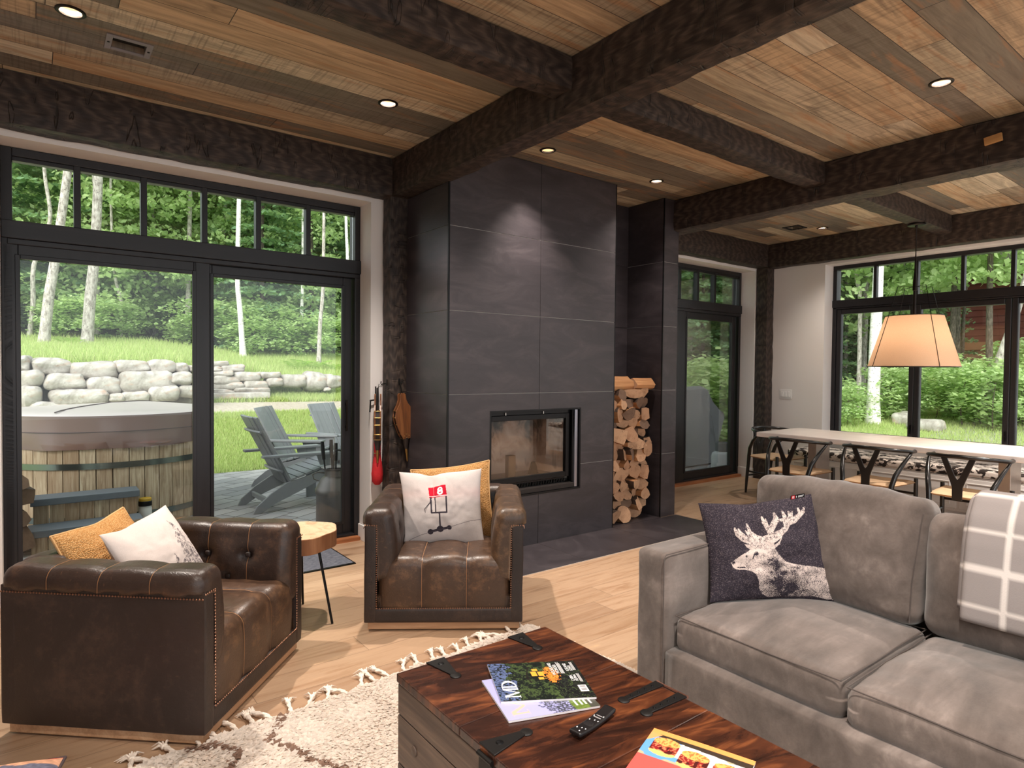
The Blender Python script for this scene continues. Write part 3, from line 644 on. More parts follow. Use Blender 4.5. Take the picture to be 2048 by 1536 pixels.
def bellows(label, loc, rz, ry=0.0):
    t = thing('bellows', label, 'bellows', loc, rz); t.rotation_euler = (0, ry, rz)
    half = [(.0, -.36), (.03, -.352), (.052, -.31), (.075, -.235), (.082, -.18), (.07, -.13), (.04, -.085), (.026, -.05), (.024, -.01), (.012, .0)]
    pl = [(x, z) for x, z in half]+[(-x, z) for x, z in half[::-1] if x > 0]
    for y in (-.022, -.064):
        m = MB(); m.prism(pl if True else pl, y-.006, y+.006, 'y'); m.build('bellows_board', MA['toolwood'], t, bev=.003, fixn=True)
    inn = [(x*.92, z) for x, z in pl if z < -.10]
    m = MB(); m.prism(inn, -.058, -.028, 'y'); m.build('leather_gusset', MA['leather'], t, fixn=True)
    m = MB(); m.lathe([(.03, .03), (.024, -.01), (.014, -.06)], (0, -.043, -.375), 16); m.build('leather_nose', MA['leather'], t, smooth=True)
    m = MB(); m.lathe([(.011, 0), (.009, -.05), (.006, -.095), (.0045, -.10)], (0, -.043, -.435), 14); m.build('brass_nozzle', MA['brass'], t, smooth=True)
    for i, (x, z) in enumerate([(x, z) for x, z in inn]):
        m = MB(); m.rbox((x*1.1, -.043, z), (.007, .052, .007), .003, 3); m.build('brass_tack', MA['brass'], t)
    for x, z in ((-.02, -.33), (.0, -.318), (.02, -.33), (0, -.345)):
        m = MB(); m.rbox((x, -.072, z), (.008, .006, .008), .003, 4); m.build('brass_tack', MA['brass'], t)
    m = MB(); m.tube([(-.008, -.043, -.01), (-.006, -.04, .04), (0, -.034, .075), (.006, -.04, .04), (.008, -.043, -.01)], .0025, 6); m.build('hanging_loop', MA['iron'], t, smooth=True)
    return t
bellows('brown wooden bellows hanging on the front of the post', (2.268, 4.43, 1.19), 0, radians(-6))
bellows('long bellows seen edge-on beside the red broom', (2.150, 4.452, 1.185), radians(-116))
t = thing('hearth_broom', 'long dark-handled hearth broom with red bristles hanging on the post side', 'broom', (2.13, 4.515, 0), 0)
m = MB(); m.tube([(0, 0, 1.23), (0, 0, 1.1), (.001, 0, .95), (.0, 0, .87)], [.008, .011, .013, .015], 12); m.build('handle', MA['leather'], t, smooth=True)
m = MB(); m.lathe([(.017, .875), (.022, .87), (.024, .845), (.0225, .83), (.028, .80), (.026, .72), (.036, .64), (.045, .56), (.040, .50), (.02, .475)], n=26); m.build('bristles', MA['red'], t, smooth=True)
for z in (.846, .832, .722):
    m = MB(); m.lathe([(.0245 if z > .8 else .028, -.003), (.027 if z > .8 else .03, 0), (.0245 if z > .8 else .028, .003)], (0, 0, z), 24, cap=False); m.build('binding', MA['brass'], t, smooth=True)
m = MB(); m.tube([(0, 0, 1.23), (.03, -.01, 1.25), (.05, -.03, 1.262), (.02, -.012, 1.235)], .002, 6); m.build('hanging_loop', MA['leather'], t, smooth=True)
t = thing('fire_tongs', 'thin black iron fire tongs hanging behind the red broom', 'fire tongs', (2.13, 4.55, 0))
m = MB(); m.tube([(-.0, 0, 1.24), (.002, .002, .9), (-.002, 0, .62), (.02, 0, .585), (.012, 0, .535), (-.012, 0, .535), (-.016, 0, .585), (0, 0, .62)], .0055, 8); m.build('tongs_arm', MA['iron'], t, smooth=True)
m = MB(); m.tube([(-.045, -.005, 1.13), (-.05, -.005, 1.04)], .006, 8); m.tube([(-.05, -.005, 1.13), (.0, 0, 1.135)], .006, 8); m.build('tongs_handle', MA['iron'], t, smooth=True)
# ------------------------------------------------------------------ leather armchairs
def mat_leather(name, tone=(58, 42, 34), wear=(150, 104, 62), amount=.5, rough=.36, seam=None):
    t = NT(name); v = t.obj()
    big = t.noise(v, 3.2, 5, .65, .6); fine = t.noise(v, 26, 5, .7); cr = t.voro(v, 60, 'DISTANCE_TO_EDGE')
    geo = t.n('NewGeometry'); pt = t.ramp(geo.outputs['Pointiness'], [(.48, 0.), (.60, 1.)])
    c = t.ramp(t.m('ADD', t.m('MULTIPLY', big, .7), t.m('MULTIPLY', fine, .3)), [(.35, tuple(x*.62 for x in lin(tone))), (.5, lin(tone)), (.66, tuple(min(1, x*1.5) for x in lin(tone)))])
    wm = t.m('MULTIPLY', t.ramp(t.m('ADD', t.m('MULTIPLY', big, .55), t.m('MULTIPLY', fine, .45)), [(.52, 0.), (.66, 1.)]), amount)
    c = t.mix(wm, c, lin(wear)); c = t.mix(t.m('MULTIPLY', pt, amount*.7), c, lin(wear))
    sc = t.noise(t.mapv(v, (40, 9, 24), rot=(.4, .3, .9)), 1.6, 2); c = t.mix(t.m('MULTIPLY', t.ramp(sc, [(.68, 0.), (.74, 1.)]), .35*amount+.1), c, lin(wear))
    h = t.m('ADD', t.m('MULTIPLY', t.ramp(cr, [(0, 0.), (.12, 1.)]), .35), fine)
    if seam:
        x = t.sep(v)[0]; d = t.m('MULTIPLY', t.m('ABSOLUTE', t.m('SUBTRACT', t.m('FRACT', t.m('ADD', t.m('DIVIDE', x, seam[0]), seam[1])), .5)), seam[0])
        d = t.m('ADD', d, t.m('GREATER_THAN', t.m('ABSOLUTE', x), seam[0]*1.7)); sm = t.m('LESS_THAN', d, .0015); c = t.mix(t.m('MULTIPLY', sm, .6), c, lin((158, 112, 74))); gl = t.ramp(d, [(.0, 0.), (.012, 1.)]); h = t.m('ADD', t.m('MULTIPLY', gl, 1.5), h); c = t.mix(t.ramp(d, [(.002, .55), (.008, 0.)]), c, t.mix(sm, tuple(q*.5 for q in lin(tone)), lin((158, 112, 74))))
    t.bsdf(c, t.m('ADD', rough, t.m('MULTIPLY', fine, .22)), 0, t.bump(h, .22, .003), .5); return t.mat
MA['hide'] = mat_leather('worn_brown_leather', (47, 35, 31), (128, 92, 64), .30, .28)
MA['hidedark'] = mat_leather('dark_outer_leather', (36, 28, 27), (118, 88, 66), .17, .38)
MA['hideworn'] = mat_leather('heavily_worn_leather', (60, 43, 34), (142, 104, 70), .50, .27)
MA['hideseat'] = mat_leather('worn_seat_leather', (60, 43, 34), (142, 104, 70), .50, .27, (.2353, 0.))
MA['hidearm'] = mat_leather('worn_arm_leather', (47, 35, 31), (128, 92, 64), .30, .28, (.199, .5))
MA['hidearmworn'] = mat_leather('heavily_worn_arm_leather', (62, 46, 36), (142, 108, 76), .55, .30, (.199, .5))
MA['hideback'] = mat_leather('worn_back_leather', (47, 35, 31), (128, 92, 64), .30, .28, (.174, .5))
MA['seam'] = plain('tan_seam', (150, 104, 66), .7)
MA['oakplinth'] = woodgrain('pale_oak_plinth', (150, 112, 82), (186, 146, 112), (208, 172, 138), .55, 0, 1, .1)
MA['nail'] = plain('brass_nail', (150, 112, 92), .3, .85)
def armchair(name_label, loc, rz):
    WD, DP = .836, .80
    t = thing('armchair', name_label, 'armchair', loc, rz, 'tufted leather armchairs')
    p = MB(); p.bb(.018, WD-.018, .018, DP-.02, .008, .047); p.build('wooden_plinth', MA['oakplinth'], t, bev=.003)
    # outer panels
    H0, H1 = .047, .574; TH = .066
    for nm, x0, x1 in (('left_arm_panel', 0, TH), ('right_arm_panel', WD-TH, WD)):
        m = MB(); m.rbox(((x0+x1)/2, DP/2, (H0+H1)/2), (x1-x0, DP, H1-H0), .010, 8, fn=lambda q: (q.x+.004*mn.noise(Vector((q.y*6, q.z*6, x0))), q.y, q.z)); m.build('arm_panel', MA['hidedark'], t, smooth=True, sharp=50)
    m = MB(); m.rbox((WD/2, DP-TH/2, (H0+H1)/2), (WD, TH, H1-H0), .010, 8); m.build('back_panel', MA['hidedark'], t, smooth=True, sharp=50)
    m = MB(); m.rbox((WD/2, .03, .085), (WD-.004, .056, .078), .012, 8); m.build('front_rail', MA['hidedark'], t, smooth=True, sharp=50)
    # padded arms and back: rolled top, bulging inner face with vertical channels
    def tufts(L, ch): w = L/ch; return [(-w, .05), (0, .05), (w, .05), (-w/2, -.055), (w/2, -.055)]
    def pad(L, ch):
        def f(q):
            u = (q.x/L+.5)*ch; lump = (abs(sin(pi*u))**.45-1)*.012
            y, z = q.y, q.z
            if z > .05: z += lump*.8
            if y < -.02: y = y-lump*min(1, -y/.07); y -= .022*max(0, 1-((z+.03)/.17)**2)
            if y > 0 and z < .105: y = min(y, .004)
            if y > .05: y += .008
            if z < -.05: y = min(y, .0)
            if y < -.03:
                for bx, bz in tufts(L, ch): y += .026*math.exp(-((q.x-bx)**2+(q.z-bz)**2)/.00075)
            y += .004*mn.noise(Vector((q.x*9, q.z*11, L*7)))
            return (q.x, y, z)
        return f
    def padmb(L, ch): m = MB(); m.rbox((0, 0, 0), (L, .158, .39), .05, 36, fn=pad(L, ch)); return m
    def place(o, x, y, z, r): o.location = (x, y, z); o.rotation_euler = (0, 0, r)
    for nm, x, r, worn in (('l', .071, pi/2, 'hide'), ('r', WD-.071, -pi/2, 'hide')):
        o = padmb(DP-.004, 4).build('padded_arm', MA['hidearm'] if nm == 'l' else MA['hidearmworn' if loc[0] > 1 else 'hidearm'], t, smooth=True, sharp=0)
        place(o, x, (DP-.004)/2, .452, r)
    o = padmb(WD-.14, 4).build('padded_back', MA['hideback'], t, smooth=True, sharp=0); place(o, WD/2, DP-.071, .452, 0)
    # buttons on the inner faces
    for bx, bz in tufts(DP-.004, 4):
        for x, sg in ((.149, 1), (WD-.149, -1)):
            m = MB(); m.rbox((0, 0, 0), (.016, .026, .026), .008, 6); o = m.build('button', MA['hidedark'], t, smooth=True, sharp=0); o.location = (x, (DP-.004)/2+bx*sg, .452+bz)
    for bx, bz in tufts(WD-.14, 4):
        m = MB(); m.rbox((0, 0, 0), (.026, .016, .026), .008, 6); o = m.build('button', MA['hidedark'], t, smooth=True, sharp=0); o.location = (WD/2+bx, DP-.149, .452+bz)
    # seat: tight front with three channels
    def sf(q):
        u = (q.x/.70+.5)*3; g = abs(sin(pi*u))**.42; lump = (g-1)*.026
        z = q.z; y = q.y
        if q.z > 0: z += lump+.012*max(0, 1-(q.x/.35)**2)+.01*max(0, 1-((q.y+.1)/.3)**2)
        if q.y < -.2:
            y -= lump*.8+.010*max(0, 1-((q.z)/.13)**2)
            if q.z < -.06: z = q.z-.03*min(1, (-.06-q.z)/.04); y = min(y, -.302)
        w = 1.0 if q.y < -.245 else 1-.16*min(1, (q.y+.245)/.05)*(1 if q.z > -.2 else 0)
        return (q.x*w, y, z+.004*mn.noise(Vector((q.x*7, q.y*7, 3))))
    m = MB(); m.rbox((0, 0, 0), (.706, .62, .265), .045, 36, fn=sf); o = m.build('seat', MA['hideseat'], t, smooth=True, sharp=0); o.location = (WD/2, .318, .247)
    # nailheads: one trim run per panel
    nl = MB(); oct_ = [(cos(2*pi*i/6), sin(2*pi*i/6)) for i in range(6)]
    def nail(c, nrm):
        n_ = Vector(nrm); a = n_.orthogonal().normalized(); b = n_.cross(a); c = Vector(c)
        vs = [c+(a*x+b*y)*.0042 for x, y in oct_]+[c+(a*x+b*y)*.003+n_*.002 for x, y in oct_]+[c+n_*.0032]
        nl.add(vs, [(i, (i+1) % 6, 6+(i+1) % 6, 6+i) for i in range(6)]+[(6+i, 6+(i+1) % 6, 12) for i in range(6)])
    def run(p0, p1, nrm, st=.0118):
        a, b = Vector(p0), Vector(p1); k = int((b-a).length/st)
        for i in range(k+1): nail(a+(b-a)*(i/k), nrm)
    run((.006, -.002, .564), (.066, -.002, .564), (0, -1, 0)); run((.066, -.002, .556), (.066, -.002, .128), (0, -1, 0)); run((.07, -.002, .126), (WD-.07, -.002, .126), (0, -1, 0)); run((WD-.066, -.002, .128), (WD-.066, -.002, .556), (0, -1, 0)); run((WD-.006, -.002, .564), (WD-.066, -.002, .564), (0, -1, 0))
    run((-.002, .006, .548), (-.002, DP-.01, .548), (-1, 0, 0)); run((WD+.002, .006, .548), (WD+.002, DP-.01, .548), (1, 0, 0))
    o = nl.build('nailhead_trim', MA['nail'], t, smooth=True); o['kind'] = 'stuff'
    return t
A1 = (.485, 2.447); A1R = math.atan2(.739, .674); A2 = (1.368, 3.057); A2R = math.atan2(-.576, .817)
armchair('tufted brown leather armchair nearest the sliding door, seen from its side', (*A1, 0), A1R)
armchair('tufted brown leather armchair facing the viewer before the fireplace', (*A2, 0), A2R)

# ------------------------------------------------------------------ pillows
def pillow_surface(C, th, pinch=.07, seed=0, wr=.012, fold=None):
    BL, BR, TR, TL = [np.array(p, float) for p in C]
    nr = np.cross(BR-BL, TL-BL); nr /= np.linalg.norm(nr)
    def S(u, v, side):
        "u,v in 0..1 arrays"
        a, b = 2*u-1, 2*v-1
        pu = pinch*(1-b*b)*(1 if fold is None else 1); pv = pinch*(1-a*a)
        aa = a*(1-pinch*(1-b**2)); bb = b*(1-pinch*(1-a**2))
        U, V = ((aa+1)/2)[:, None], ((bb+1)/2)[:, None]
        P = BL*(1-U)*(1-V)+BR*U*(1-V)+TR*U*V+TL*(1-U)*V
        h = th*(np.clip(1-a*a, 0, 1)**.5)*(np.clip(1-b*b, 0, 1)**.5)
        h = h*(.8+.2*np.clip(1-(a*a+b*b)/2, 0, 1))
        r = np.array([mn.noise(Vector((float(x)*3.1+seed, float(y)*3.1, seed*1.7))) for x, y in zip(a, b)])
        r2 = np.array([mn.noise(Vector((float(x)*9+seed, float(y)*7, seed*2.7))) for x, y in zip(a, b)])
        ed = np.clip(1-a*a, 0, 1)*np.clip(1-b*b, 0, 1)
        h = h+(wr*r+wr*.35*r2)*np.sqrt(ed)
        if fold: 
            fu, fw, fd = fold; h = h-fd*np.exp(-((u-fu)/fw)**2)*np.clip(v-.35, 0, 1)*np.clip(1-b**8, 0, 1); P = P-(TL-BL)*(np.exp(-((u-fu)/(fw*1.6))**2)*np.clip(v-.2, 0, 1)**2*fd*1.4)[:, None]
        return P+nr*(h*(1 if side else -1))[:, None]
    return S
def pillow(name, label, C, th, mat, N=40, raster=None, seed=0, piping=None, group=None, pinch=.07, fold=None, back=None, wr=.012):
    S = pillow_surface(C, th, pinch, seed, wr, fold)
    cen = np.mean(np.array(C, float), 0)
    t = thing(name, label, 'pillow', tuple(cen), 0, group)
    g = np.linspace(0, 1, N+1); u, v = np.meshgrid(g, g); u = u.ravel(); v = v.ravel()
    i = np.arange(N)[None, :]+np.arange(N)[:, None]*(N+1); i = i.ravel()
    F = np.stack([i, i+1, i+N+2, i+N+1], 1)
    col = None
    Pf = S(u, v, True)-cen; 
    if raster is not None: col = raster(u, v)
    cov = npmesh('cover_front', Pf, F, mat, t, True, col)
    M_ = 28; g = np.linspace(0, 1, M_+1); ub, vb = np.meshgrid(g, g); ub = ub.ravel(); vb = vb.ravel()
    i = (np.arange(M_)[None, :]+np.arange(M_)[:, None]*(M_+1)).ravel(); Fb = np.stack([i, i+M_+1, i+M_+2, i+1], 1)
    npmesh('cover_back', S(ub, vb, False)-cen, Fb, back or mat, t, True)
    if piping:
        e = np.linspace(0, 1, 40); z = np.zeros(40); o_ = np.ones(40)
        uu = np.concatenate([e, o_, e[::-1], z]); vv = np.concatenate([z, e, o_, e[::-1]])
        P = S(uu, vv, True)-cen; m = MB(); m.tube([tuple(p) for p in P], .005, 8); m.build('piping', piping, t, smooth=True)
    return t
def mat_pattern(name, rough=.9, bump=.25, bs=260, weave=True):
    t = NT(name); at = t.n('Attribute'); at.attribute_name = 'pattern'
    v = t.obj(); n = t.noise(v, bs, 2)
    t.bsdf(at.outputs['Color'], rough, 0, t.bump(n, bump, .002), .2); return t.mat
MA['print'] = mat_pattern('printed_fabric')
def mat_mustard():
    t = NT('mustard_waffle_weave'); v = t.obj(); b = t.voro(v, 190, 'F1'); n = t.noise(v, 8, 3)
    c = t.mix(t.ramp(b, [(.15, 1.), (.6, 0.)]), lin((172, 124, 72)), lin((216, 174, 122))); c = t.mix(t.m('MULTIPLY', n, .3), c, lin((194, 146, 92)))
    t.bsdf(c, .95, 0, t.bump(t.m('SUBTRACT', 1., b), .9, .004), .15); return t.mat
MA['mustard'] = mat_mustard(); MA['mustpipe'] = plain('mustard_piping', (204, 160, 108), .9)
MA['fleece'] = plain('cream_fleece', (222, 210, 204), .95, var=.06, vs=30, bump=.4, bs=220)
# --- raster helpers (u right, v up, 0..1)
def inpoly(u, v, P):
    P = np.array(P, float); c = np.zeros(len(u), bool); j = len(P)-1
    for i in range(len(P)):
        xi, yi, xj, yj = P[i, 0], P[i, 1], P[j, 0], P[j, 1]
        if yi != yj: c ^= ((yi > v) != (yj > v)) & (u < (xj-xi)*(v-yi)/(yj-yi)+xi)
        j = i
    return c
def seg(u, v, P, w):
    "points within w (number or per-vertex list) of a polyline"
    c = np.zeros(len(u), bool); W = w if hasattr(w, '__len__') else [w]*len(P)
    for k in range(len(P)-1):
        (x0, y0), (x1, y1) = P[k], P[k+1]; dx, dy = x1-x0, y1-y0; L = dx*dx+dy*dy+1e-12
        tt = np.clip(((u-x0)*dx+(v-y0)*dy)/L, 0, 1); d = np.hypot(u-x0-tt*dx, v-y0-tt*dy); c |= d < (W[k]*(1-tt)+W[k+1]*tt)
    return c
def disc(u, v, x, y, r): return np.hypot(u-x, v-y) < r
def fnoise(u, v, s, seed=0.):
    r = np.random.RandomState(int(seed*13)+5); n = 24; G = r.rand(n+1, n+1); x = (u*s) % n; y = (v*s) % n
    i = x.astype(int) % n; j = y.astype(int) % n; fx = x-np.floor(x); fy = y-np.floor(y); fx = fx*fx*(3-2*fx); fy = fy*fy*(3-2*fy)
    return (G[j, i]*(1-fx)+G[j, i+1]*fx)*(1-fy)+(G[j+1, i]*(1-fx)+G[j+1, i+1]*fx)*fy
def paint(col, m, c, a=1.0): col[m] = col[m]*(1-a)+np.array(lin(c))*a
def ras_gondola(u, v):
    col = np.tile(np.array(lin((206, 196, 192))), (len(u), 1)); n = np.random.RandomState(3).rand(len(u))
    col *= (.94+.1*n)[:, None]; wv = (.5+.5*np.sin(v*520))*.06; col *= (1-wv)[:, None]
    pk = np.exp(-((v-.68)/.09)**2)*.35*fnoise(u, v, 6, 1); col = col*(1-pk[:, None])+np.array(lin((236, 186, 180)))*pk[:, None]
    X = lambda x: (x-200)/1400; Y = lambda y: 1-(y-130)/1270     # coordinates on the printed face
    Q = lambda L: [(X(a), Y(b)) for a, b in L]
    red, dk = (196, 22, 48), (58, 52, 60)
    paint(col, inpoly(u, v, Q([(675, 390), (985, 375), (1008, 590), (690, 600)])), red)
    paint(col, seg(u, v, Q([(692, 572), (1003, 575)]), .0055), (240, 225, 225)); paint(col, seg(u, v, Q([(768, 385), (775, 590)]), .002), (230, 150, 150))
    for cy, ro in ((455, 47), (505, 52)):
        d = np.hypot((u-X(885))*1.0, (v-Y(cy))*.907)*1400; paint(col, (d < ro) & (d > 21), (245, 235, 235))
    paint(col, seg(u, v, Q([(712, 600), (720, 880), (990, 880), (993, 600)]), .0105), dk); paint(col, seg(u, v, Q([(790, 598), (797, 880)]), .007), dk)
    paint(col, seg(u, v, Q([(860, 885), (862, 1130)]), .010), dk)
    paint(col, seg(u, v, Q([(728, 600), (695, 690), (590, 820), (590, 850)]), .005), dk); paint(col, seg(u, v, Q([(700, 690), (618, 820), (602, 880)]), .003), dk)
    paint(col, disc(u, v, X(690), Y(1210), .036) | disc(u, v, X(862), Y(1165), .043) | disc(u, v, X(1020), Y(1142), .030) | seg(u, v, Q([(690, 1210), (862, 1170), (1020, 1142)]), .016), dk)
    paint(col, seg(u, v, Q([(215, 1390), (360, 1310), (520, 1255), (690, 1215), (1020, 1140), (1200, 1080), (1400, 1020), (1590, 985)]), .0026), (86, 78, 84))
    return col
def ras_deer(u, v):
    rs = np.random.RandomState(9); n = rs.rand(len(u))
    tw = fnoise(u*1.0, v, 150, 2)*.5+.5*n
    base = np.array(lin((52, 46, 54))); col = base*(.55+1.15*tw[:, None]*.8); hi = n > .93; col[hi] = lin((120, 108, 112))
    # zoomed-photo coordinates of the print mapped through the cover's four corners
    BLc, BRc, TRc, TLc = (235, 1440), (1820, 1445), (1440, 140), (98, 282)
    x = BLc[0]*(1-u)*(1-v)+BRc[0]*u*(1-v)+TRc[0]*u*v+TLc[0]*(1-u)*v; y = BLc[1]*(1-u)*(1-v)+BRc[1]*u*(1-v)+TRc[1]*u*v+TLc[1]*(1-u)*v
    body = inpoly(x, y, [(400, 985), (440, 950), (520, 885), (600, 835), (640, 790), (690, 745), (760, 735), (830, 740), (900, 800), (960, 880), (1050, 965), (1150, 990), (1300, 1010), (1450, 1020), (1645, 1048), (1670, 1120), (1720, 1210), (1800, 1330), (1820, 1430), (1600, 1420), (1420, 1390), (1250, 1400), (1050, 1400), (900, 1410), (820, 1370), (760, 1290), (735, 1200), (690, 1120), (640, 1085), (560, 1065), (470, 1065), (425, 1040)])
    ears = inpoly(x, y, [(550, 755), (640, 765), (690, 800), (610, 815), (570, 790)]) | inpoly(x, y, [(1003, 640), (900, 680), (800, 735), (820, 800), (900, 805), (960, 750)])
    ant = np.zeros(len(u), bool)
    for P, W in (([(740, 770), (700, 730), (620, 725), (530, 690), (470, 640), (448, 570)], [45, 40, 26, 24, 20, 8]), ([(640, 715), (560, 670), (510, 625), (492, 578)], [22, 18, 14, 7]), ([(690, 700), (620, 650), (580, 592)], [20, 14, 7]), ([(760, 690), (690, 660), (630, 600), (608, 500)], [28, 24, 18, 8]),
                 ([(750, 760), (800, 690), (900, 640), (1000, 600), (1060, 550), (1090, 480), (1180, 450), (1260, 390), (1310, 350), (1328, 300)], [40, 34, 28, 26, 26, 30, 28, 22, 18, 9]), ([(880, 640), (840, 540), (800, 470), (793, 400)], [26, 20, 14, 7]), ([(845, 540), (830, 480), (828, 430)], [14, 10, 6]), ([(880, 560), (930, 470), (955, 420), (935, 350)], [26, 26, 20, 6]), ([(950, 460), (1040, 440), (1110, 420)], [14, 12, 10]), ([(1060, 480), (1060, 400), (1040, 340)], [20, 18, 8]), ([(1110, 470), (1140, 400), (1120, 345)], [28, 24, 8]), ([(1140, 400), (1168, 346)], [16, 6]), ([(1270, 370), (1250, 305)], [16, 8])):
        ant |= seg(x, y, P, [q*1.25+3 for q in W])
    f = fnoise(u, v, 22, 4); f2 = fnoise(u, v, 60, 6)
    tone = .95-.0*x
    tone = np.where(body, .88-.00055*np.clip(x-700, 0, 900)*.5, tone)
    dark = np.exp(-(((x-1000)/210)**2+((y-1240)/190)**2))*.75+np.exp(-(((x-900)/120)**2+((y-1000)/110)**2))*.5+np.exp(-(((x-1130)/90)**2+((y-1330)/100)**2))*.6
    lim = tone-dark-(f-.5)*.7-(f2-.5)*.3
    on = (body & (n < lim)) | (ears & (n < .85)) | (ant & (n < .82-.35*(f2 > .62)))
    off = disc(x, y, 685, 868, 26) | disc(x, y, 430, 985, 20) | seg(x, y, [(560, 1040), (480, 1040)], 9) | seg(x, y, [(660, 880), (645, 930)], 7) | inpoly(x, y, [(985, 670), (900, 730), (890, 760), (940, 730)]) | disc(x, y, 570, 905, 14)
    on &= ~(off & (n < .85))
    lc = np.array(lin((222, 204, 196))); col[on] = lc*(.82+.25*n[on, None]); return col
def ras_firs(u, v):
    col = np.tile(np.array(lin((206, 194, 188))), (len(u), 1)); n = np.random.RandomState(4).rand(len(u)); col *= (.95+.08*n)[:, None]
    gy = np.array(lin((104, 96, 98)))
    for (cx, top, bot, wd) in ((.74, .84, .0, .30), (.99, .93, .1, .16), (.47, .46, .0, .10)):
        hgt = np.clip((top-v)/(top-bot), 0, 1); inside = (v < top) & (v > bot) & (np.abs(u-cx-.02*np.sin(v*20)) < wd*hgt*(.55+.45*np.abs(np.sin(v*46+np.abs(u-cx)*16))))
        m = inside & (n < .62*fnoise(u, v, 40, cx)*1.7); col[m] = gy
    return col
pillow('throw_pillow', 'white linen pillow printed with a red number 8 ski gondola', [(1.689, 3.243, .362), (2.077, 2.967, .362), (2.159, 3.128, .782), (1.735, 3.379, .765)], .075, MA['print'], 260, ras_gondola, 2, fold=(.38, .07, .045), back=MA['fleece'], wr=.005)
pillow('throw_pillow', 'mustard woven pillow standing behind the number 8 pillow', [(1.80, 3.30, .365), (2.20, 3.03, .365), (2.275, 3.212, .812), (1.853, 3.455, .756)], .055, MA['mustard'], 60, None, 5, MA['mustpipe'], 'mustard woven pillows')
pillow('throw_pillow', 'cream fleece pillow printed with grey fir trees on the left armchair', [(.335, 2.755, .40), (.655, 3.07, .40), (.488, 3.30, .738), (.205, 2.972, .712)], .085, MA['print'], 200, ras_firs, 8, fold=(.25, .1, .03), back=MA['fleece'], wr=.006)
pillow('throw_pillow', 'mustard woven pillow behind the cream fir tree pillow', [(.16, 2.89, .40), (.52, 3.26, .40), (.325, 3.36, .735), (.05, 3.045, .712)], .075, MA['mustard'], 60, None, 11, MA['mustpipe'], 'mustard woven pillows', fold=(.55, .12, .03))
# ------------------------------------------------------------------ side table, door mat, rug
MA['slabtop'] = mat_endgrain('pale_slab_top', (214, 196, 164), (196, 174, 138), (150, 122, 88))
MA['slabside'] = woodgrain('debarked_slab_side', (110, 66, 40), (156, 102, 66), (190, 138, 98), .75, 2, .8, .5)
t = thing('side_table', 'round log slab side table on thin metal legs between the armchairs', 'side table', (1.155, 3.435, 0))
ol = []
for i in range(48): a = 2*pi*i/48; ol.append((cos(a)*(.205+.010*sin(3*a+1)+.006*sin(7*a)), sin(a)*(.205+.010*sin(3*a+1)+.006*sin(7*a))))
m = MB(); m.prism(ol, .405, .492, 'z', 1, 1, 0); m.build('slab_top', [MA['slabtop'], MA['slabside']], t, bev=.004, smooth=True, sharp=40)
for a in (-55, 65, 185):
    ca, sa = cos(radians(a)), sin(radians(a)); m = MB(); m.tube([(ca*.125, sa*.125, .41), (ca*.215, sa*.215, .002)], [.0075, .0065], 10); m.build('leg', MA['black'], t, smooth=True)
def mat_mat():
    t = NT('grey_woven_mat'); v = t.obj(); n = t.noise(t.mapv(v, (14, 120, 1)), 2, 3); c = t.ramp(n, [(.3, lin((66, 68, 78))), (.55, lin((108, 111, 122))), (.75, lin((160, 160, 166)))])
    t.bsdf(c, .95, 0, t.bump(n, .6, .004), .2); return t.mat
t = thing('door_mat', 'grey woven door mat on the floor by the sliding door', 'door mat', (1.30, 4.44, 0))
m = MB(); m.bb(-.505, .495, -.255, .27, .0005, .009); m.build('woven_pad', mat_mat(), t, bev=.002)
m = MB(); m.bb(-.515, .505, -.275, -.255, .0005, .007); m.bb(-.515, .505, .27, .285, .0005, .007); m.bb(-.515, -.505, -.255, .27, .0005, .007); m.bb(.495, .505, -.255, .27, .0005, .007); m.build('rubber_edge', MA['black'], t)

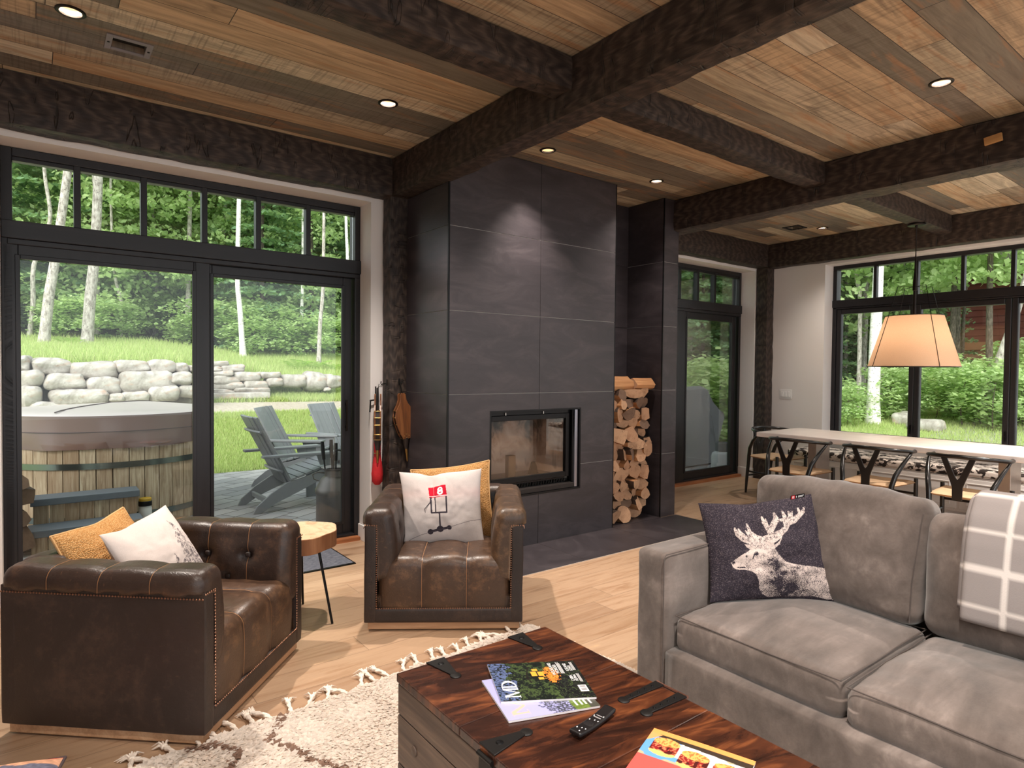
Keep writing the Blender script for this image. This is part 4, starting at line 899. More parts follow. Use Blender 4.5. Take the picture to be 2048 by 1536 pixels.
def rug():
    t = thing('shag_rug', 'cream shag rug with brown diamond lines and braided fringe under the coffee table', 'rug', (1.2, 1.1, 0), radians(4.0))
    W2, y0, y1 = 1.02, -1.5, 1.40
    inv = Matrix.Rotation(-radians(4.0), 2)
    def L(p): q = inv @ Vector((p[0]-1.2, p[1]-1.1)); return (q.x, q.y)
    lines = [[L(p) for p in q] for q in ([(.80, 2.53), (.743, 2.425), (.669, 2.323), (.724, 2.209), (.775, 2.118), (.825, 2.03), (.95, 1.78)], [(.44, 2.44), (.498, 2.412), (.532, 2.365), (.563, 2.313), (.523, 2.253), (.45, 2.12)])]
    m = MB(); m.rbox((-.02, (y0+y1)/2, .009), (2*W2, y1-y0, .018), .006, 4); m.build('rug_backing', plain('rug_base', (224, 212, 200), .95), t)
    rs = np.random.RandomState(5); n = 110000
    # the pile: short leaning tufts, dense where the photograph looks
    x = np.concatenate([rs.uniform(-W2-.02, W2-.02, n//3), rs.uniform(-W2-.02, W2-.02, n-n//3)]); y = np.concatenate([rs.uniform(y0, y1, n//3), rs.uniform(.2, y1, n-n//3)])
    wob = .015*np.sin(x*9)+.01*np.sin(x*23); y = np.minimum(y, y1+wob)
    a = fnoise(x*.5+.5, y*.5+.5, 9, 3)*9+rs.randn(n)*.9; hgt = .008+.009*rs.rand(n); w_ = .0075+.005*rs.rand(n); ln = .018+.012*rs.rand(n)
    dx, dy = np.cos(a), np.sin(a); base = np.stack([x, y, np.full(n, .016)], 1)
    sd = np.stack([-dy, dx, 0*x], 1)*w_[:, None]; tip = base+np.stack([dx*ln, dy*ln, hgt], 1); mid = base+np.stack([dx*ln*.35, dy*ln*.35, hgt*.9], 1)
    V = np.stack([base-sd, base+sd, mid+sd*.9, tip, mid-sd*.9], 1).reshape(-1, 3); k = np.arange(n)*5
    F = np.concatenate([np.stack([k, k+1, k+2], 1), np.stack([k, k+2, k+4], 1), np.stack([k+4, k+2, k+3], 1)])
    on = np.zeros(n, bool)
    for q in lines: on |= seg(x, y, q, .012)
    c = np.tile(np.array(lin((238, 227, 216))), (n, 1))*(.86+.2*rs.rand(n))[:, None]; c[on] = np.array(lin((150, 122, 106)))*(.85+.3*rs.rand(on.sum()))[:, None]
    pm = NT('wool_pile'); at = pm.n('Attribute'); at.attribute_name = 'pattern'; df = pm.n('BsdfDiffuse'); pm.set(df.inputs[0], at.outputs['Color']); tl = pm.n('BsdfTranslucent'); pm.set(tl.inputs[0], at.outputs['Color']); mx = pm.n('MixShader'); mx.inputs[0].default_value = .45; pm.set(mx.inputs[1], df.outputs[0]); pm.set(mx.inputs[2], tl.outputs[0])
    o = npmesh('pile', V, F, pm.surf(mx.outputs[0]), t, False, np.repeat(c, 5, 0)); o['kind'] = 'stuff'
    rg = random.Random(4); k = 0; X = -W2+.03
    fm = plain('fringe_wool', (228, 214, 200), .95, var=.1, vs=60, bump=.6, bs=120)
    while X < W2-.02:
        le = rg.uniform(.085, .12); bend = rg.uniform(-.06, .05); py = y1+.015*sin(X*9)-.01
        pts = [(X+bend*s_*s_, py+le*s_, .012+.006*sin(s_*3)) for s_ in [i/5 for i in range(6)]]
        m = MB()
        for ph in (0, pi): m.tube([(p[0]+.004*cos(i*1.7+ph), p[1], p[2]+.004*sin(i*1.7+ph)) for i, p in enumerate(pts)], .0062, 7)
        e = pts[-1]; m.rbox((e[0], e[1]+.004, e[2]+.002), (.024, .02, .02), .009, 5)
        for s_ in range(9):
            an = rg.uniform(-.7, .7)+bend*4; l2 = rg.uniform(.035, .06); m.tube([(e[0], e[1], e[2]), (e[0]+sin(an)*l2*.5, e[1]+cos(an)*l2*.5, .014+rg.uniform(0, .012)), (e[0]+sin(an*1.25)*l2, e[1]+cos(an*1.25)*l2, .006)], [.004, .0035, .0012], 5)
        m.build('fringe_tassel', fm, t, smooth=True); X += rg.uniform(.062, .085)
rug()
def kilim():
    def ras(u, v):
        col = np.tile(np.array(lin((206, 190, 176))), (len(u), 1)); n = fnoise(u, v, 60, 1)
        s = np.floor(v*7+.3*fnoise(u, v, 12, 2)).astype(int) % 4
        for i, c in enumerate([(206, 98, 62), (96, 96, 112), (200, 150, 120), (196, 84, 60)]): col[s == i] = lin(c)
        return col*(.75+.5*n)[:, None]
    C = [(-.42, 2.22, .10), (-.01, 2.18, .10), (.075, 2.47, .115), (-.34, 2.60, .115)]
    t = pillow('floor_pillow', 'orange and blue kilim floor cushion in the bottom left corner', C, .06, MA['print'], 60, ras, 14, plain('dark_kilim_binding', (70, 56, 56), .9), back=MA['print'], pinch=.02)
kilim()

# ------------------------------------------------------------------ trunk coffee table and what lies on it
def mat_trunktop():
    t = NT('polished_dark_sheesham'); v = t.obj(); x, y, z = t.sep(v)
    row = t.m('FLOOR', t.m('DIVIDE', t.m('ADD', y, .02), .335)); r = t.wn(t.comb(row, 3., 1.))[0]
    w = t.comb(t.m('ADD', t.m('MULTIPLY', x, 2.6), t.m('MULTIPLY', r, 30.)), t.m('ADD', t.m('MULTIPLY', y, 11.), t.m('MULTIPLY', x, 2.2)), z)
    g = t.noise(w, 1.5, 6, .6, 1.2); f = t.noise(t.comb(t.m('MULTIPLY', x, 18.), t.m('MULTIPLY', y, 150.), z), 1., 2)
    c = t.ramp(g, [(.3, lin((28, 15, 12))), (.46, lin((52, 27, 18))), (.57, lin((82, 43, 25))), (.69, lin((126, 72, 40))), (.8, lin((58, 30, 20)))])
    c = t.mix(t.m('MULTIPLY', f, .35), c, lin((40, 20, 12))); sc = t.voro(t.mapv(v, (3, 16, 1), rot=(0, 0, .5)), 3, 'DISTANCE_TO_EDGE')
    t.bsdf(c, t.m('ADD', .2, t.m('MULTIPLY', g, .16)), 0, t.bump(t.m('ADD', g, t.m('MULTIPLY', f, .3)), .08, .003), .5); return t.mat
MA['trunktop'] = mat_trunktop()
MA['trunkside'] = woodgrain('grey_brown_trunk_side', (44, 33, 28), (78, 62, 52), (112, 92, 78), .5, 1, .8, .3)
TX0, TX1, TY0, TY1, TZ = .882, 1.481, .42, 1.73, .45
t = thing('coffee_table', 'dark polished wooden trunk coffee table with black iron strap hinges', 'coffee table', (TX0, TY0, 0))
wx, wy = TX1-TX0, TY1-TY0
m = MB(); m.bb(.012, wx-.012, .012, wy-.012, .03, .30); m.build('trunk_core', MA['black'], t)
bd = MB()
for z0, z1 in ((.022, .172), (.176, .323), (.327, .420)):
    bd.bb(.004, wx-.004, .004, wy-.004, z0, z1)
bd.build('body_boards', MA['trunkside'], t, bev=.003)
m = MB(); ys = [0, .275, .61, .95, wy]
for i in range(4): m.bb(0, wx, ys[i]+.0008, ys[i+1]-.0008, .424, .45)
m.build('lid', MA['trunktop'], t, bev=.003)
def strap(pts, end, par=t):
    m = MB(); m.prism(pts, .4502, .4545, 'z'); m.lathe([(.0001, .0045), (.012, .0045), (.0165, .003), (.018, .0)], (*end, .4503), 18)
    m.build('iron_strap', MA['iron'], par, bev=.001, fixn=True, smooth=True)
def dome(p, r=.0105): m = MB(); m.lathe([(r, 0), (r*.8, .0025), (.0001, .0035)], (*p, .4545), 14); m.build('strap_rivet', MA['black'], t, smooth=True)
for cx in (.138, .462):
    strap([(cx-.034, wy), (cx-.010, wy-.115), (cx+.010, wy-.115), (cx+.034, wy)], (cx, wy-.122)); dome((cx, wy-.035))
for cy, sgn in ((.826, 1), (.27, 1)):
    strap([(0, cy-.034), (.115, cy-.010), (.115, cy+.010), (0, cy+.034)], (.125, cy)); dome((.04, cy))
    m = MB(); m.tube([(-.004, cy-.03, .432), (-.004, cy+.03, .432)], .007, 10); m.bb(-.004, .0, cy-.028, cy+.028, .36, .43); m.build('hinge_knuckle', MA['iron'], t, smooth=True)
for cy in (.785, .702):
    strap([(wx+.004, cy-.016), (wx+.004, cy+.016), (wx-.15, cy+.009), (wx-.15, cy-.009)], (wx-.152, cy))
    for dx in (.03, .06, .09, .12): dome((wx-dx, cy), .0042)
m = MB(); m.tube([(wx+.006, .80, .452), (wx+.012, .79, .447), (wx+.012, .697, .447), (wx+.006, .687, .452)], .005, 8); m.build('hasp_bar', plain('rusty_iron', (84, 50, 36), .6, .4), t, smooth=True)
for yy in (.16, .62, 1.2):
    for zz in (.26, .12):
        m = MB(); m.lathe([(.016, 0), (.014, .003), (.0001, .0045)], (0, 0, 0), 14); o = m.build('side_stud', MA['trunkside'], t, smooth=True); o.location = (.003, yy, zz); o.rotation_euler = (0, -pi/2, 0)
# magazines ---------------------------------------------------------
def magazine(label, D, A, Bv, th, z, ras, NU, NV, name='magazine'):
    "D origin (bottom of title side), A: right end along reading direction, Bv: vector pointing DOWN the cover"
    D, A, Bv = Vector((*D, z)), Vector((*A, z)), Vector((*Bv, 0)); U = A-D; t = thing(name, label, 'magazine', D, 0, 'magazines on the coffee table')
    pg = MB(); P = [Vector((0, 0, 0)), U, U+Bv, Bv]; n = 4
    vs = [p*.996+Vector((0, 0, .0006)) for p in P]+[p*.996+Vector((0, 0, th-.0006)) for p in P]
    pg.add(vs, [(i, (i+1) % 4, 4+(i+1) % 4, 4+i) for i in range(4)]+[(3, 2, 1, 0), (4, 5, 6, 7)]); pg.build('page_block', plain('page_edges', (222, 216, 218), .7), t, fixn=True)
    gu, gv = np.meshgrid(np.linspace(0, 1, NU+1), np.linspace(0, 1, NV+1)); u, v = gu.ravel(), gv.ravel()
    V = np.outer(u, np.array(U))+np.outer(1-v, np.array(Bv)); V[:, 2] = th+.0009*np.sin(np.clip(u, 0, 1)*pi)
    i = (np.arange(NU)[None, :]+np.arange(NV)[:, None]*(NU+1)).ravel(); npmesh('cover', V, np.stack([i, i+1, i+NU+2, i+NU+1], 1), MA['gloss'], t, True, ras(u, v))
    return t, U, Bv
tg = NT('glossy_print'); at = tg.n('Attribute'); at.attribute_name = 'pattern'; tg.bsdf(at.outputs['Color'], .28, 0, None, .5); MA['gloss'] = tg.mat
def glyph_M(u, v, x, y, w, h, s=.16):
    f = lambda L: [(x+a*w, y+b*h) for a, b in L]
    return inpoly(u, v, f([(0, 0), (s*.5, 0), (s*.5, 1), (0, 1)])) | inpoly(u, v, f([(1-s, 0), (1, 0), (1, 1), (1-s, 1)])) | inpoly(u, v, f([(0, 1), (s*1.2, 1), (.58, .0), (.45, .0)])) | inpoly(u, v, f([(.45, 0), (.52, 0), (1-s*.4, 1), (1-s, 1)])) | inpoly(u, v, f([(-.08, 0), (.2, 0), (.2, .04), (-.08, .04)])) | inpoly(u, v, f([(.76, 0), (1.08, 0), (1.08, .04), (.76, .04)])) | inpoly(u, v, f([(-.08, .96), (.16, .96), (.16, 1), (-.08, 1)])) | inpoly(u, v, f([(.84, .96), (1.08, .96), (1.08, 1), (.84, 1)]))
def glyph_D(u, v, x, y, w, h):
    a, b = (u-x)/w, (v-y)/h; o = ((a-.2)/.8)**2+((b-.5)/.5)**2 < 1; i = ((a-.2)/.56)**2+((b-.5)/.45)**2 < 1
    return (((o & ~i) & (a > .2)) | ((a > .06) & (a < .26) & (b > 0) & (b < 1)) | ((a > -.02) & (a < .3) & (b > 0) & (b < 1) & ((b < .04) | (b > .96))))
def ras_forest(u, v):
    n1, n2, n3 = fnoise(u, v, 17, 1), fnoise(u, v, 61, 2), fnoise(u, v, 130, 3); f = .45*n1+.35*n2+.2*n3
    col = np.array(lin((20, 26, 22)))[None, :]*(.4+1.6*f[:, None]); g = f > .55; col[g] = np.array(lin((56, 70, 40)))*(.5+1.2*n3[g, None])
    s = (v > .74+.12*n1) & (n2 > .38); col[s] = np.array(lin((84, 98, 136)))*(.7+.5*n3[s, None])
    d = (v < .36) & (n3 < .7); col[d] = np.array(lin((24, 24, 26)))*(.6+n2[d, None])
    gl = np.exp(-(((u-.62)/.20)**2+((v-.34)/.10)**2)); m = (gl*n2 > .24); col[m] = np.array(lin((222, 128, 52)))*(.5+.9*n3[m, None])
    for a, b, c, e in ((.60, .72, .50, .56), (.60, .71, .42, .48), (.74, .80, .47, .53), (.50, .56, .44, .5)): paint(col, inpoly(u, v, [(a, c), (b, c), (b, e), (a, e)]), (240, 160, 60))
    paint(col, seg(u, v, [(.42, .6), (.6, .62), (.86, .56)], .008) | seg(u, v, [(.46, .44), (.46, .6)], .006) | seg(u, v, [(.3, .85), (.8, .8)], .004), (28, 24, 22))
    paint(col, glyph_M(u, v, .09, .775, .21, .16), (236, 236, 240)); paint(col, glyph_D(u, v, .31, .775, .19, .16), (236, 236, 240))
    for k in range(4): paint(col, inpoly(u, v, [(.64, .215-k*.012), (.97-.03*(k % 2), .215-k*.012), (.97-.03*(k % 2), .220-k*.012), (.64, .220-k*.012)]), (220, 220, 220))
    for k in range(3): paint(col, inpoly(u, v, [(.4, .06-k*.013), (.62, .06-k*.013), (.62, .065-k*.013), (.4, .065-k*.013)]) | inpoly(u, v, [(.72, .06-k*.013), (.95, .06-k*.013), (.95, .065-k*.013), (.72, .065-k*.013)]), (210, 210, 210))
    paint(col, inpoly(u, v, [(.15, .035), (.31, .035), (.31, .125), (.15, .125)]), (232, 230, 230))
    bx = inpoly(u, v, [(.165, .05), (.295, .05), (.295, .11), (.165, .11)]); paint(col, bx & (np.sin(u*600) > -.1), (60, 56, 60)); return col
def ras_lav(u, v):
    col = np.tile(np.array(lin((160, 160, 208))), (len(u), 1)); f = fnoise(u, v, 30, 5); n3 = fnoise(u, v, 90, 7)
    tr = (np.hypot((u-.22)/.26, (v-.36)/.22) < .7+.6*f) & (n3 > .3); col[tr] = np.array(lin((62, 64, 74)))*(.7+.6*n3[tr, None])
    gr = (v < .26+.02*np.sin(u*9)); col[gr] = np.array(lin((96, 116, 52)))*(.6+.7*n3[gr, None]); paint(col, v < .10, (70, 70, 62))
    paint(col, glyph_M(u, v, .10, .74, .34, .18), (240, 170, 150)); paint(col, glyph_D(u, v, .48, .74, .3, .18), (240, 170, 150))
    for k in range(4): paint(col, inpoly(u, v, [(.08, .06+k*.05), (.24, .06+k*.05), (.24, .08+k*.05), (.08, .08+k*.05)]), (230, 228, 230))
    return col
def ras_food(u, v):
    n, n2 = fnoise(u, v, 30, 1), fnoise(u, v, 70, 2)
    col = np.array(lin((206, 84, 78)))[None, :]*np.ones((len(u), 1)); paint(col, v > .60, (96, 150, 206)); m = (v > .60) & (fnoise(u, v, 7, 4) > .5); paint(col, m, (176, 160, 130)); m = (v > .66) & (fnoise(u, v, 5, 9) > .55); paint(col, m, (226, 224, 226))
    paint(col, v > .93, (232, 150, 84)); paint(col, inpoly(u, v, [(.04, .90), (1, .86), (1, .935), (.1, .935)]), (58, 48, 40))
    paint(col, inpoly(u, v, [(0, .80), (.12, .93), (0, .94)]), (222, 150, 96))
    for (cx, cy, r) in ((.2, .78, .13), (.5, .72, .135), (.82, .70, .14)):
        top = (np.hypot((u-cx)/r, (v-cy-.07)/.058) < 1); bot = (np.hypot((u-cx)/r, (v-cy+.085)/.05) < 1); mid = (np.abs(u-cx) < r*1.0) & (np.abs(v-cy+.01) < .055+.02*n)
        paint(col, bot, (232, 176, 108)); paint(col, mid, (134, 34, 36)); q = mid & (n2 > .55); paint(col, q, (206, 120, 84)); q = mid & (n > .62); paint(col, q, (74, 28, 26)); paint(col, top, (224, 164, 92)); q = top & (n2 > .6); paint(col, q, (196, 110, 60))
    return col
def lettering(par, U, Bv, th, text, u, v, size, mat, sx=1.0):
    "text standing at (u, v) of the cover; reading along U"
    fc = bpy.data.curves.new('lettering', 'FONT'); fc.body = text; fc.size = size; fc.extrude = .0001; fc.materials.append(mat)
    o = bpy.data.objects.new('cover_lettering', fc); COL.objects.link(o); o.parent = par
    p = U*u+Bv*(1-v); o.location = (p.x, p.y, th+.0014); o.rotation_euler = (0, 0, math.atan2(U.y, U.x)); o.scale = (sx, 1, 1)
MA['ink'] = plain('white_ink', (236, 236, 236), .4)
z0 = .4508
d = Vector((1.239-.995, 1.218-1.305))
magazine('lavender magazine lying underneath on the coffee table', (.995, 1.305), (1.06, 1.526), d*1.03, .0065, z0, ras_lav, 90, 110)
t, U, Bv = magazine('magazine with a dark forest cabin cover on top of the lavender one', (1.028, 1.385), (1.124, 1.589), (1.2615-1.028, 1.245-1.385), .0065, z0+.0068, ras_forest, 150, 180)
for tx, u, v, s in (('WOODLAND', .60, .285, .0155), ('WONDER', .64, .235, .0155), ('ICELAND', .70, .115, .0145), ('CABIN', .42, .12, .0145), ('FESTIVAL', .42, .08, .012), ('SCENES', .70, .075, .012)): lettering(t, U, Bv, .0065, tx, u, v, s, MA['ink'], .82)
A_, B_ = Vector((1.28, 1.054)), Vector((1.366, .817)); dn = Vector((-.93, -.35)).normalized()*.30
t, U, Bv = magazine('food magazine with burgers on the cover at the bottom edge of the table', tuple(A_), tuple(B_), tuple(dn), .007, z0, ras_food, 150, 150)
# remote -------------------------------------------------------------
t = thing('remote_control', 'slim black curved remote control beside the magazines', 'remote control', (1.168, 1.165, .4502), math.atan2(.030, .163))
def rc(q): return (q.x, q.y, q.z+.007*(q.x/.083)**2-.0)
m = MB(); m.rbox((0, 0, .0085), (.166, .037, .012), .005, 16, fn=rc); m.build('remote_body', plain('black_plastic', (22, 19, 20), .35), t, smooth=True, sharp=0)
zz = lambda x: .0085+.006+.007*(x/.083)**2
m = MB(); m.lathe([(.0001, .0006), (.0125, .0006), (.0135, .0)], (-.022, 0, zz(-.022)), 24); m.build('round_button', plain('dark_button', (34, 32, 33), .25), t, smooth=True)
for (x, y) in ((-.058, .01), (-.052, -.001), (-.05, -.011), (-.001, .011), (.004, -.002), (.004, -.012), (.022, .012), (.03, -.012), (-.07, -.006)):
    m = MB(); m.rbox((x, y, zz(x)), (.0045, .0028, .0012), .0006, 3); m.build('button_mark', MA['ink'], t)
m = MB(); m.rbox((.018, 0, zz(.018)), (.004, .022, .0018), .0008, 4); m.rbox((.028, .0, zz(.028)), (.003, .018, .0014), .0006, 3); m.build('rocker_button', plain('grey_rocker', (150, 146, 146), .4), t)

# ------------------------------------------------------------------ sofa
def mat_suede():
    t = NT('taupe_suede'); v = t.obj(); b = t.noise(v, 2.6, 6, .68, .25); w = t.noise(t.mapv(v, (2.5, 9, 7), rot=(.5, .2, .6)), 1.6, 4, .6, .3); f = t.noise(v, 160, 2)
    k = t.m('ADD', t.m('MULTIPLY', b, .55), t.m('MULTIPLY', w, .45))
    c = t.ramp(k, [(.36, lin((76, 66, 61))), (.46, lin((94, 83, 77))), (.54, lin((108, 96, 90))), (.64, lin((136, 123, 116)))])
    c = t.mix(t.m('MULTIPLY', f, .22), c, lin((110, 100, 95)))
    t.bsdf(c, .85, 0, t.bump(t.m('ADD', t.m('MULTIPLY', w, .6), t.m('MULTIPLY', f, .15)), .22, .01), .2, Sheen_Weight=.35, Sheen_Roughness=.5); return t.mat
MA['suede'] = mat_suede(); MA['suedeseam'] = plain('suede_welt', (82, 73, 69), .9)
t = thing('sofa', 'taupe suede sofa with loose cushions at the right', 'sofa', (2.0, .10, 0))
def soft(seed, amp, f=5.): return lambda q: (q.x+amp*mn.noise(Vector((q.x*f+seed, q.y*f, q.z*f))), q.y+amp*mn.noise(Vector((q.x*f, q.y*f+seed, q.z*f))), q.z+amp*mn.noise(Vector((q.x*f, q.y*f, q.z*f+seed))))
m = MB(); m.rbox((.475, .825, .155), (.944, 1.37, .23), .018, 12, fn=soft(3, .003)); m.build('seat_base', MA['suede'], t, smooth=True, sharp=0)
for yy in (1.58, .07):
    m = MB(); m.rbox((.475, yy, .347), (.95, .142, .606), .020, 16, fn=soft(yy*7, .0035)); m.build('armrest', MA['suede'], t, smooth=True, sharp=0)
    s_ = 1 if yy < 1 else -1
    m = MB(); yi = yy+s_*.0715; m.tube([(-.0015, yi, .05), (-.0015, yi, .635), (.012, yi, .649), (.9, yi, .649)], .0022, 6); m.build('arm_welt', MA['suedeseam'], t, smooth=True)
m = MB(); m.rbox((.92, .825, .35), (.10, 1.37, .60), .03, 10); m.build('sofa_back', MA['suede'], t, smooth=True, sharp=0)
for x, y in ((.06, .07), (.06, 1.58), (.88, .07), (.88, 1.58)):
    m = MB(); m.bb(x-.025, x+.025, y-.025, y+.025, .0, .05); m.build('foot', MA['black'], t)
def cushion(nm, c, d, r, seed, crown, rx=0.0, slump=0.0):
    nz = soft(seed, .006, 4.5)
    def f(q):
        x, y, z = nz(q); a, b = 2*q.x/d[0], 2*q.y/d[1]
        wr = .004*mn.noise(Vector((q.x*16+seed, q.y*5, 2)))+.003*mn.noise(Vector((q.x*6, q.y*22+seed, 5)))
        if q.z > 0: z += crown*(1-a*a)*(1-b*b)*1.0-.012*(a*a*b*b)+wr
        return (x, y, z)
    m = MB(); m.rbox((0, 0, 0), d, r, 24, fn=f); o = m.build(nm, MA['suede'], t, smooth=True, sharp=0)
    # welt along the top and bottom edge
    for zs in (1,):
        P = []; hx, hy = d[0]/2-r*.25, d[1]/2-r*.25; k = 12
        for (x0, y0, x1, y1) in ((-hx, -hy, hx, -hy), (hx, -hy, hx, hy), (hx, hy, -hx, hy), (-hx, hy, -hx, -hy)):
            for i in range(k): P.append((x0+(x1-x0)*i/k, y0+(y1-y0)*i/k))
        P.append(P[0]); m = MB(); pts = []
        for x, y in P:
            q = Vector((x, y, zs*(d[2]/2-r*.22))); w_ = f(q) if zs < 0 else nz(q); sx = 1+.004*0; pts.append((w_[0]*1.0+(.002 if x > 0 else -.002), w_[1]+(.002 if y > 0 else -.002), w_[2]))
        m.tube(pts, .0024, 6); w2 = m.build('welt', MA['suedeseam'], o, smooth=True)
    o.location = c; o.rotation_euler = (0, rx, 0); return o
cushion('seat_cushion', (.40, 1.167, .328), (.70, .668, .150), .040, 1, .040)
cushion('seat_cushion', (.395, .493, .322), (.71, .668, .150), .045, 8, .046)
def backcush(c, d, seed, rx, rz=0):
    nz = soft(seed, .012, 4.0)
    def f(q):
        x, y, z = nz(q); b, c_ = 2*q.y/d[1], 2*q.z/d[2]; k = (1-b*b)*(1-c_*c_)
        x += (.045 if q.x > 0 else -.075)*k; z += (.022*(1-b*b) if c_ > .5 else 0); 
        if q.x < 0: x += .006*mn.noise(Vector((q.y*7, q.z*16+seed, 1)))+.004*mn.noise(Vector((q.y*20+seed, q.z*6, 4)))
        z += -.02*(c_ > .6)*abs(mn.noise(Vector((q.y*6+seed, 0, 0)))); y *= 1+.03*c_
        return (x, y, z)
    m = MB(); m.rbox((0, 0, 0), d, .06, 26, fn=f); o = m.build('back_cushion', MA['suede'], t, smooth=True, sharp=0); o.location = c; o.rotation_euler = (0, rx, rz)
    m = MB(); hy, hz = d[1]/2*.93, d[2]/2*.93; P = [(-hy, -hz), (-hy, hz)]; pts = []
    for i in range(1):
        for k in range(10):
            y = P[i][0]+(P[i+1][0]-P[i][0])*k/10; z = P[i][1]+(P[i+1][1]-P[i][1])*k/10; w_ = f(Vector((-d[0]/2+.012, y, z))); pts.append((w_[0]-.001, w_[1], w_[2]))
    m.tube(pts, .0026, 6); m.build('welt', MA['suedeseam'], o, smooth=True)
backcush((.775, 1.20, .645), (.17, .73, .50), 3, radians(9))
backcush((.775, .49, .615), (.17, .71, .46), 11, radians(10), radians(-2))
# stag pillow ---------------------------------------------------------
pt = pillow('throw_pillow', 'dark tweed pillow with a woven white stag leaning on the sofa arm', [(2.253, 1.571, .415), (2.715, 1.237, .415), (2.633, 1.345, .868), (2.30, 1.672, .812)], .085, MA['print'], 300, ras_deer, 21, fold=(.42, .10, .02), back=plain('dark_tweed', (52, 46, 54), .95, var=.3, vs=120))
pc = Vector(pt.location); m = MB(); _S = pillow_surface([(2.253, 1.571, .415), (2.715, 1.237, .415), (2.633, 1.345, .868), (2.30, 1.672, .812)], .085, .07, 21, .012, (.42, .10, .02)); _e = _S(np.array([.80, .93]), np.array([.985, .985]), True); a_, b_ = Vector(_e[0])-pc, Vector(_e[1])-pc; up = Vector((-.12, -.1, .9)).normalized()
m.add([a_, b_, b_+up*.016, a_+up*.016, a_+Vector((.002, .002, 0)), b_+Vector((.002, .002, 0)), b_+up*.016+Vector((.002, .002, 0)), a_+up*.016+Vector((.002, .002, 0))], [(0, 1, 2, 3), (7, 6, 5, 4), (0, 4, 5, 1), (1, 5, 6, 2), (2, 6, 7, 3), (3, 7, 4, 0)])
m.build('black_label', MA['black'], pt)
m = MB(); q = a_+(b_-a_)*.05+Vector((-.0012, -.0012, 0)); e = (b_-a_)*.26
m.add([q, q+e, q+e+up*.015, q+up*.015], [(0, 1, 2, 3)]); m.build('red_label_square', plain('red_label', (200, 30, 40), .7), pt)
m = MB(); 
for k, (u0, u1, w0, w1) in enumerate([(.12, .16, .003, .012), (.20, .24, .003, .012), (.12, .24, .0028, .0045), (.12, .24, .0105, .0122), (.38, .42, .004, .012), (.52, .92, .0095, .0115), (.52, .86, .0045, .0065)]):
    A = a_+(b_-a_)*u0+Vector((-.002, -.002, 0)); e = (b_-a_)*(u1-u0); m.add([A+up*w0, A+e+up*w0, A+e+up*w1, A+up*w1], [(0, 1, 2, 3)])
m.build('label_lettering', MA['ink'], pt)
# throw ---------------------------------------------------------------
def throw():
    t = thing('throw_blanket', 'folded grey throw with white window-pane lines over the right sofa cushion', 'blanket', (2.7, .55, .6))
    path = [(-.075, -.085), (-.07, -.02), (-.058, .08), (-.04, .18), (-.012, .265), (.03, .318), (.085, .332), (.135, .305), (.165, .235), (.18, .12), (.185, .0)]
    P = [Vector((a, 0, b)) for a, b in path]; S = [0]
    for i in range(1, len(P)): S.append(S[-1]+(P[i]-P[i-1]).length)
    def at(s):
        for i in range(1, len(P)):
            if s <= S[i]+1e-9: k = (s-S[i-1])/(S[i]-S[i-1]); return P[i-1].lerp(P[i], k)
        return P[-1]
    for lay, (off, y0, y1, s0) in enumerate(((.0, -.28, .238, 0.), (.013, -.27, .252, .035))):
        ns, ny = 70, 60; V = []; cl = []; 
        for side in (0, 1):
            for i in range(ns+1):
                s = s0+(S[-1]-s0)*i/ns; p = at(s); tg = (at(min(S[-1], s+.01))-at(max(0, s-.01))).normalized(); nr = Vector((-tg.z, 0, tg.x))
                for j in range(ny+1):
                    y = y0+(y1-y0)*j/ny; h = (.030-off if side else .016-off)+.003*mn.noise(Vector((s*6, y*7, lay)))
                    if lay: h -= .002
                    ed = min(1, min((y-y0)/.012, (y1-y)/.012, (s-s0)/.012)); hh = (h-.006*(1-sqrt(max(0, ed)))*(1 if side else -1))
                    q = p+nr*hh; V.append((q.x, y, q.z))
                    wl = abs((s-.06)/.128-round((s-.06)/.128))*.128 < .0085 or abs((y-.115)/.16-round((y-.115)/.16))*.16 < .0085
                    cl.append(lin((212, 203, 198)) if wl else lin((146, 138, 136)))
        n = (ns+1)*(ny+1); F = []
        for i in range(ns):
            for j in range(ny):
                a = i*(ny+1)+j; F.append((a+n, a+n+ny+1, a+n+ny+2, a+n+1)); F.append((a, a+1, a+ny+2, a+ny+1))
        for i in range(ns):
            a = i*(ny+1); F.append((a, a+ny+1, a+n+ny+1, a+n)); a += ny; F.append((a, a+n, a+n+ny+1, a+ny+1))
        for j in range(ny):
            a = j; F.append((a, a+n, a+n+1, a+1)); a = ns*(ny+1)+j; F.append((a, a+1, a+n+1, a+n))
        npmesh('folded_layer', V, F, MA['print'], t, True, np.array(cl))
throw()
# ------------------------------------------------------------------ dining corner
MA['whitewash'] = woodgrain('whitewashed_table_wood', (222, 210, 206), (236, 227, 223), (244, 238, 234), .34, 1, .8, .05)
MA['steel'] = plain('brushed_steel', (176, 166, 158), .34, .85, var=.12, vs=14)
t = thing('dining_table', 'long whitewashed dining table on brushed steel legs by the window', 'dining table', (6.0, -.55, 0))
m = MB(); m.rbox((.435, 2.105, .728), (.87, 4.21, .056), .012, 10); m.build('table_top', MA['whitewash'], t, smooth=True, sharp=50)
for yy in (3.74, 2.14, .5):
    m = MB(); m.bb(.33, .61, yy, yy+.085, 0, .70); m.build('leg', MA['steel'], t, bev=.003)
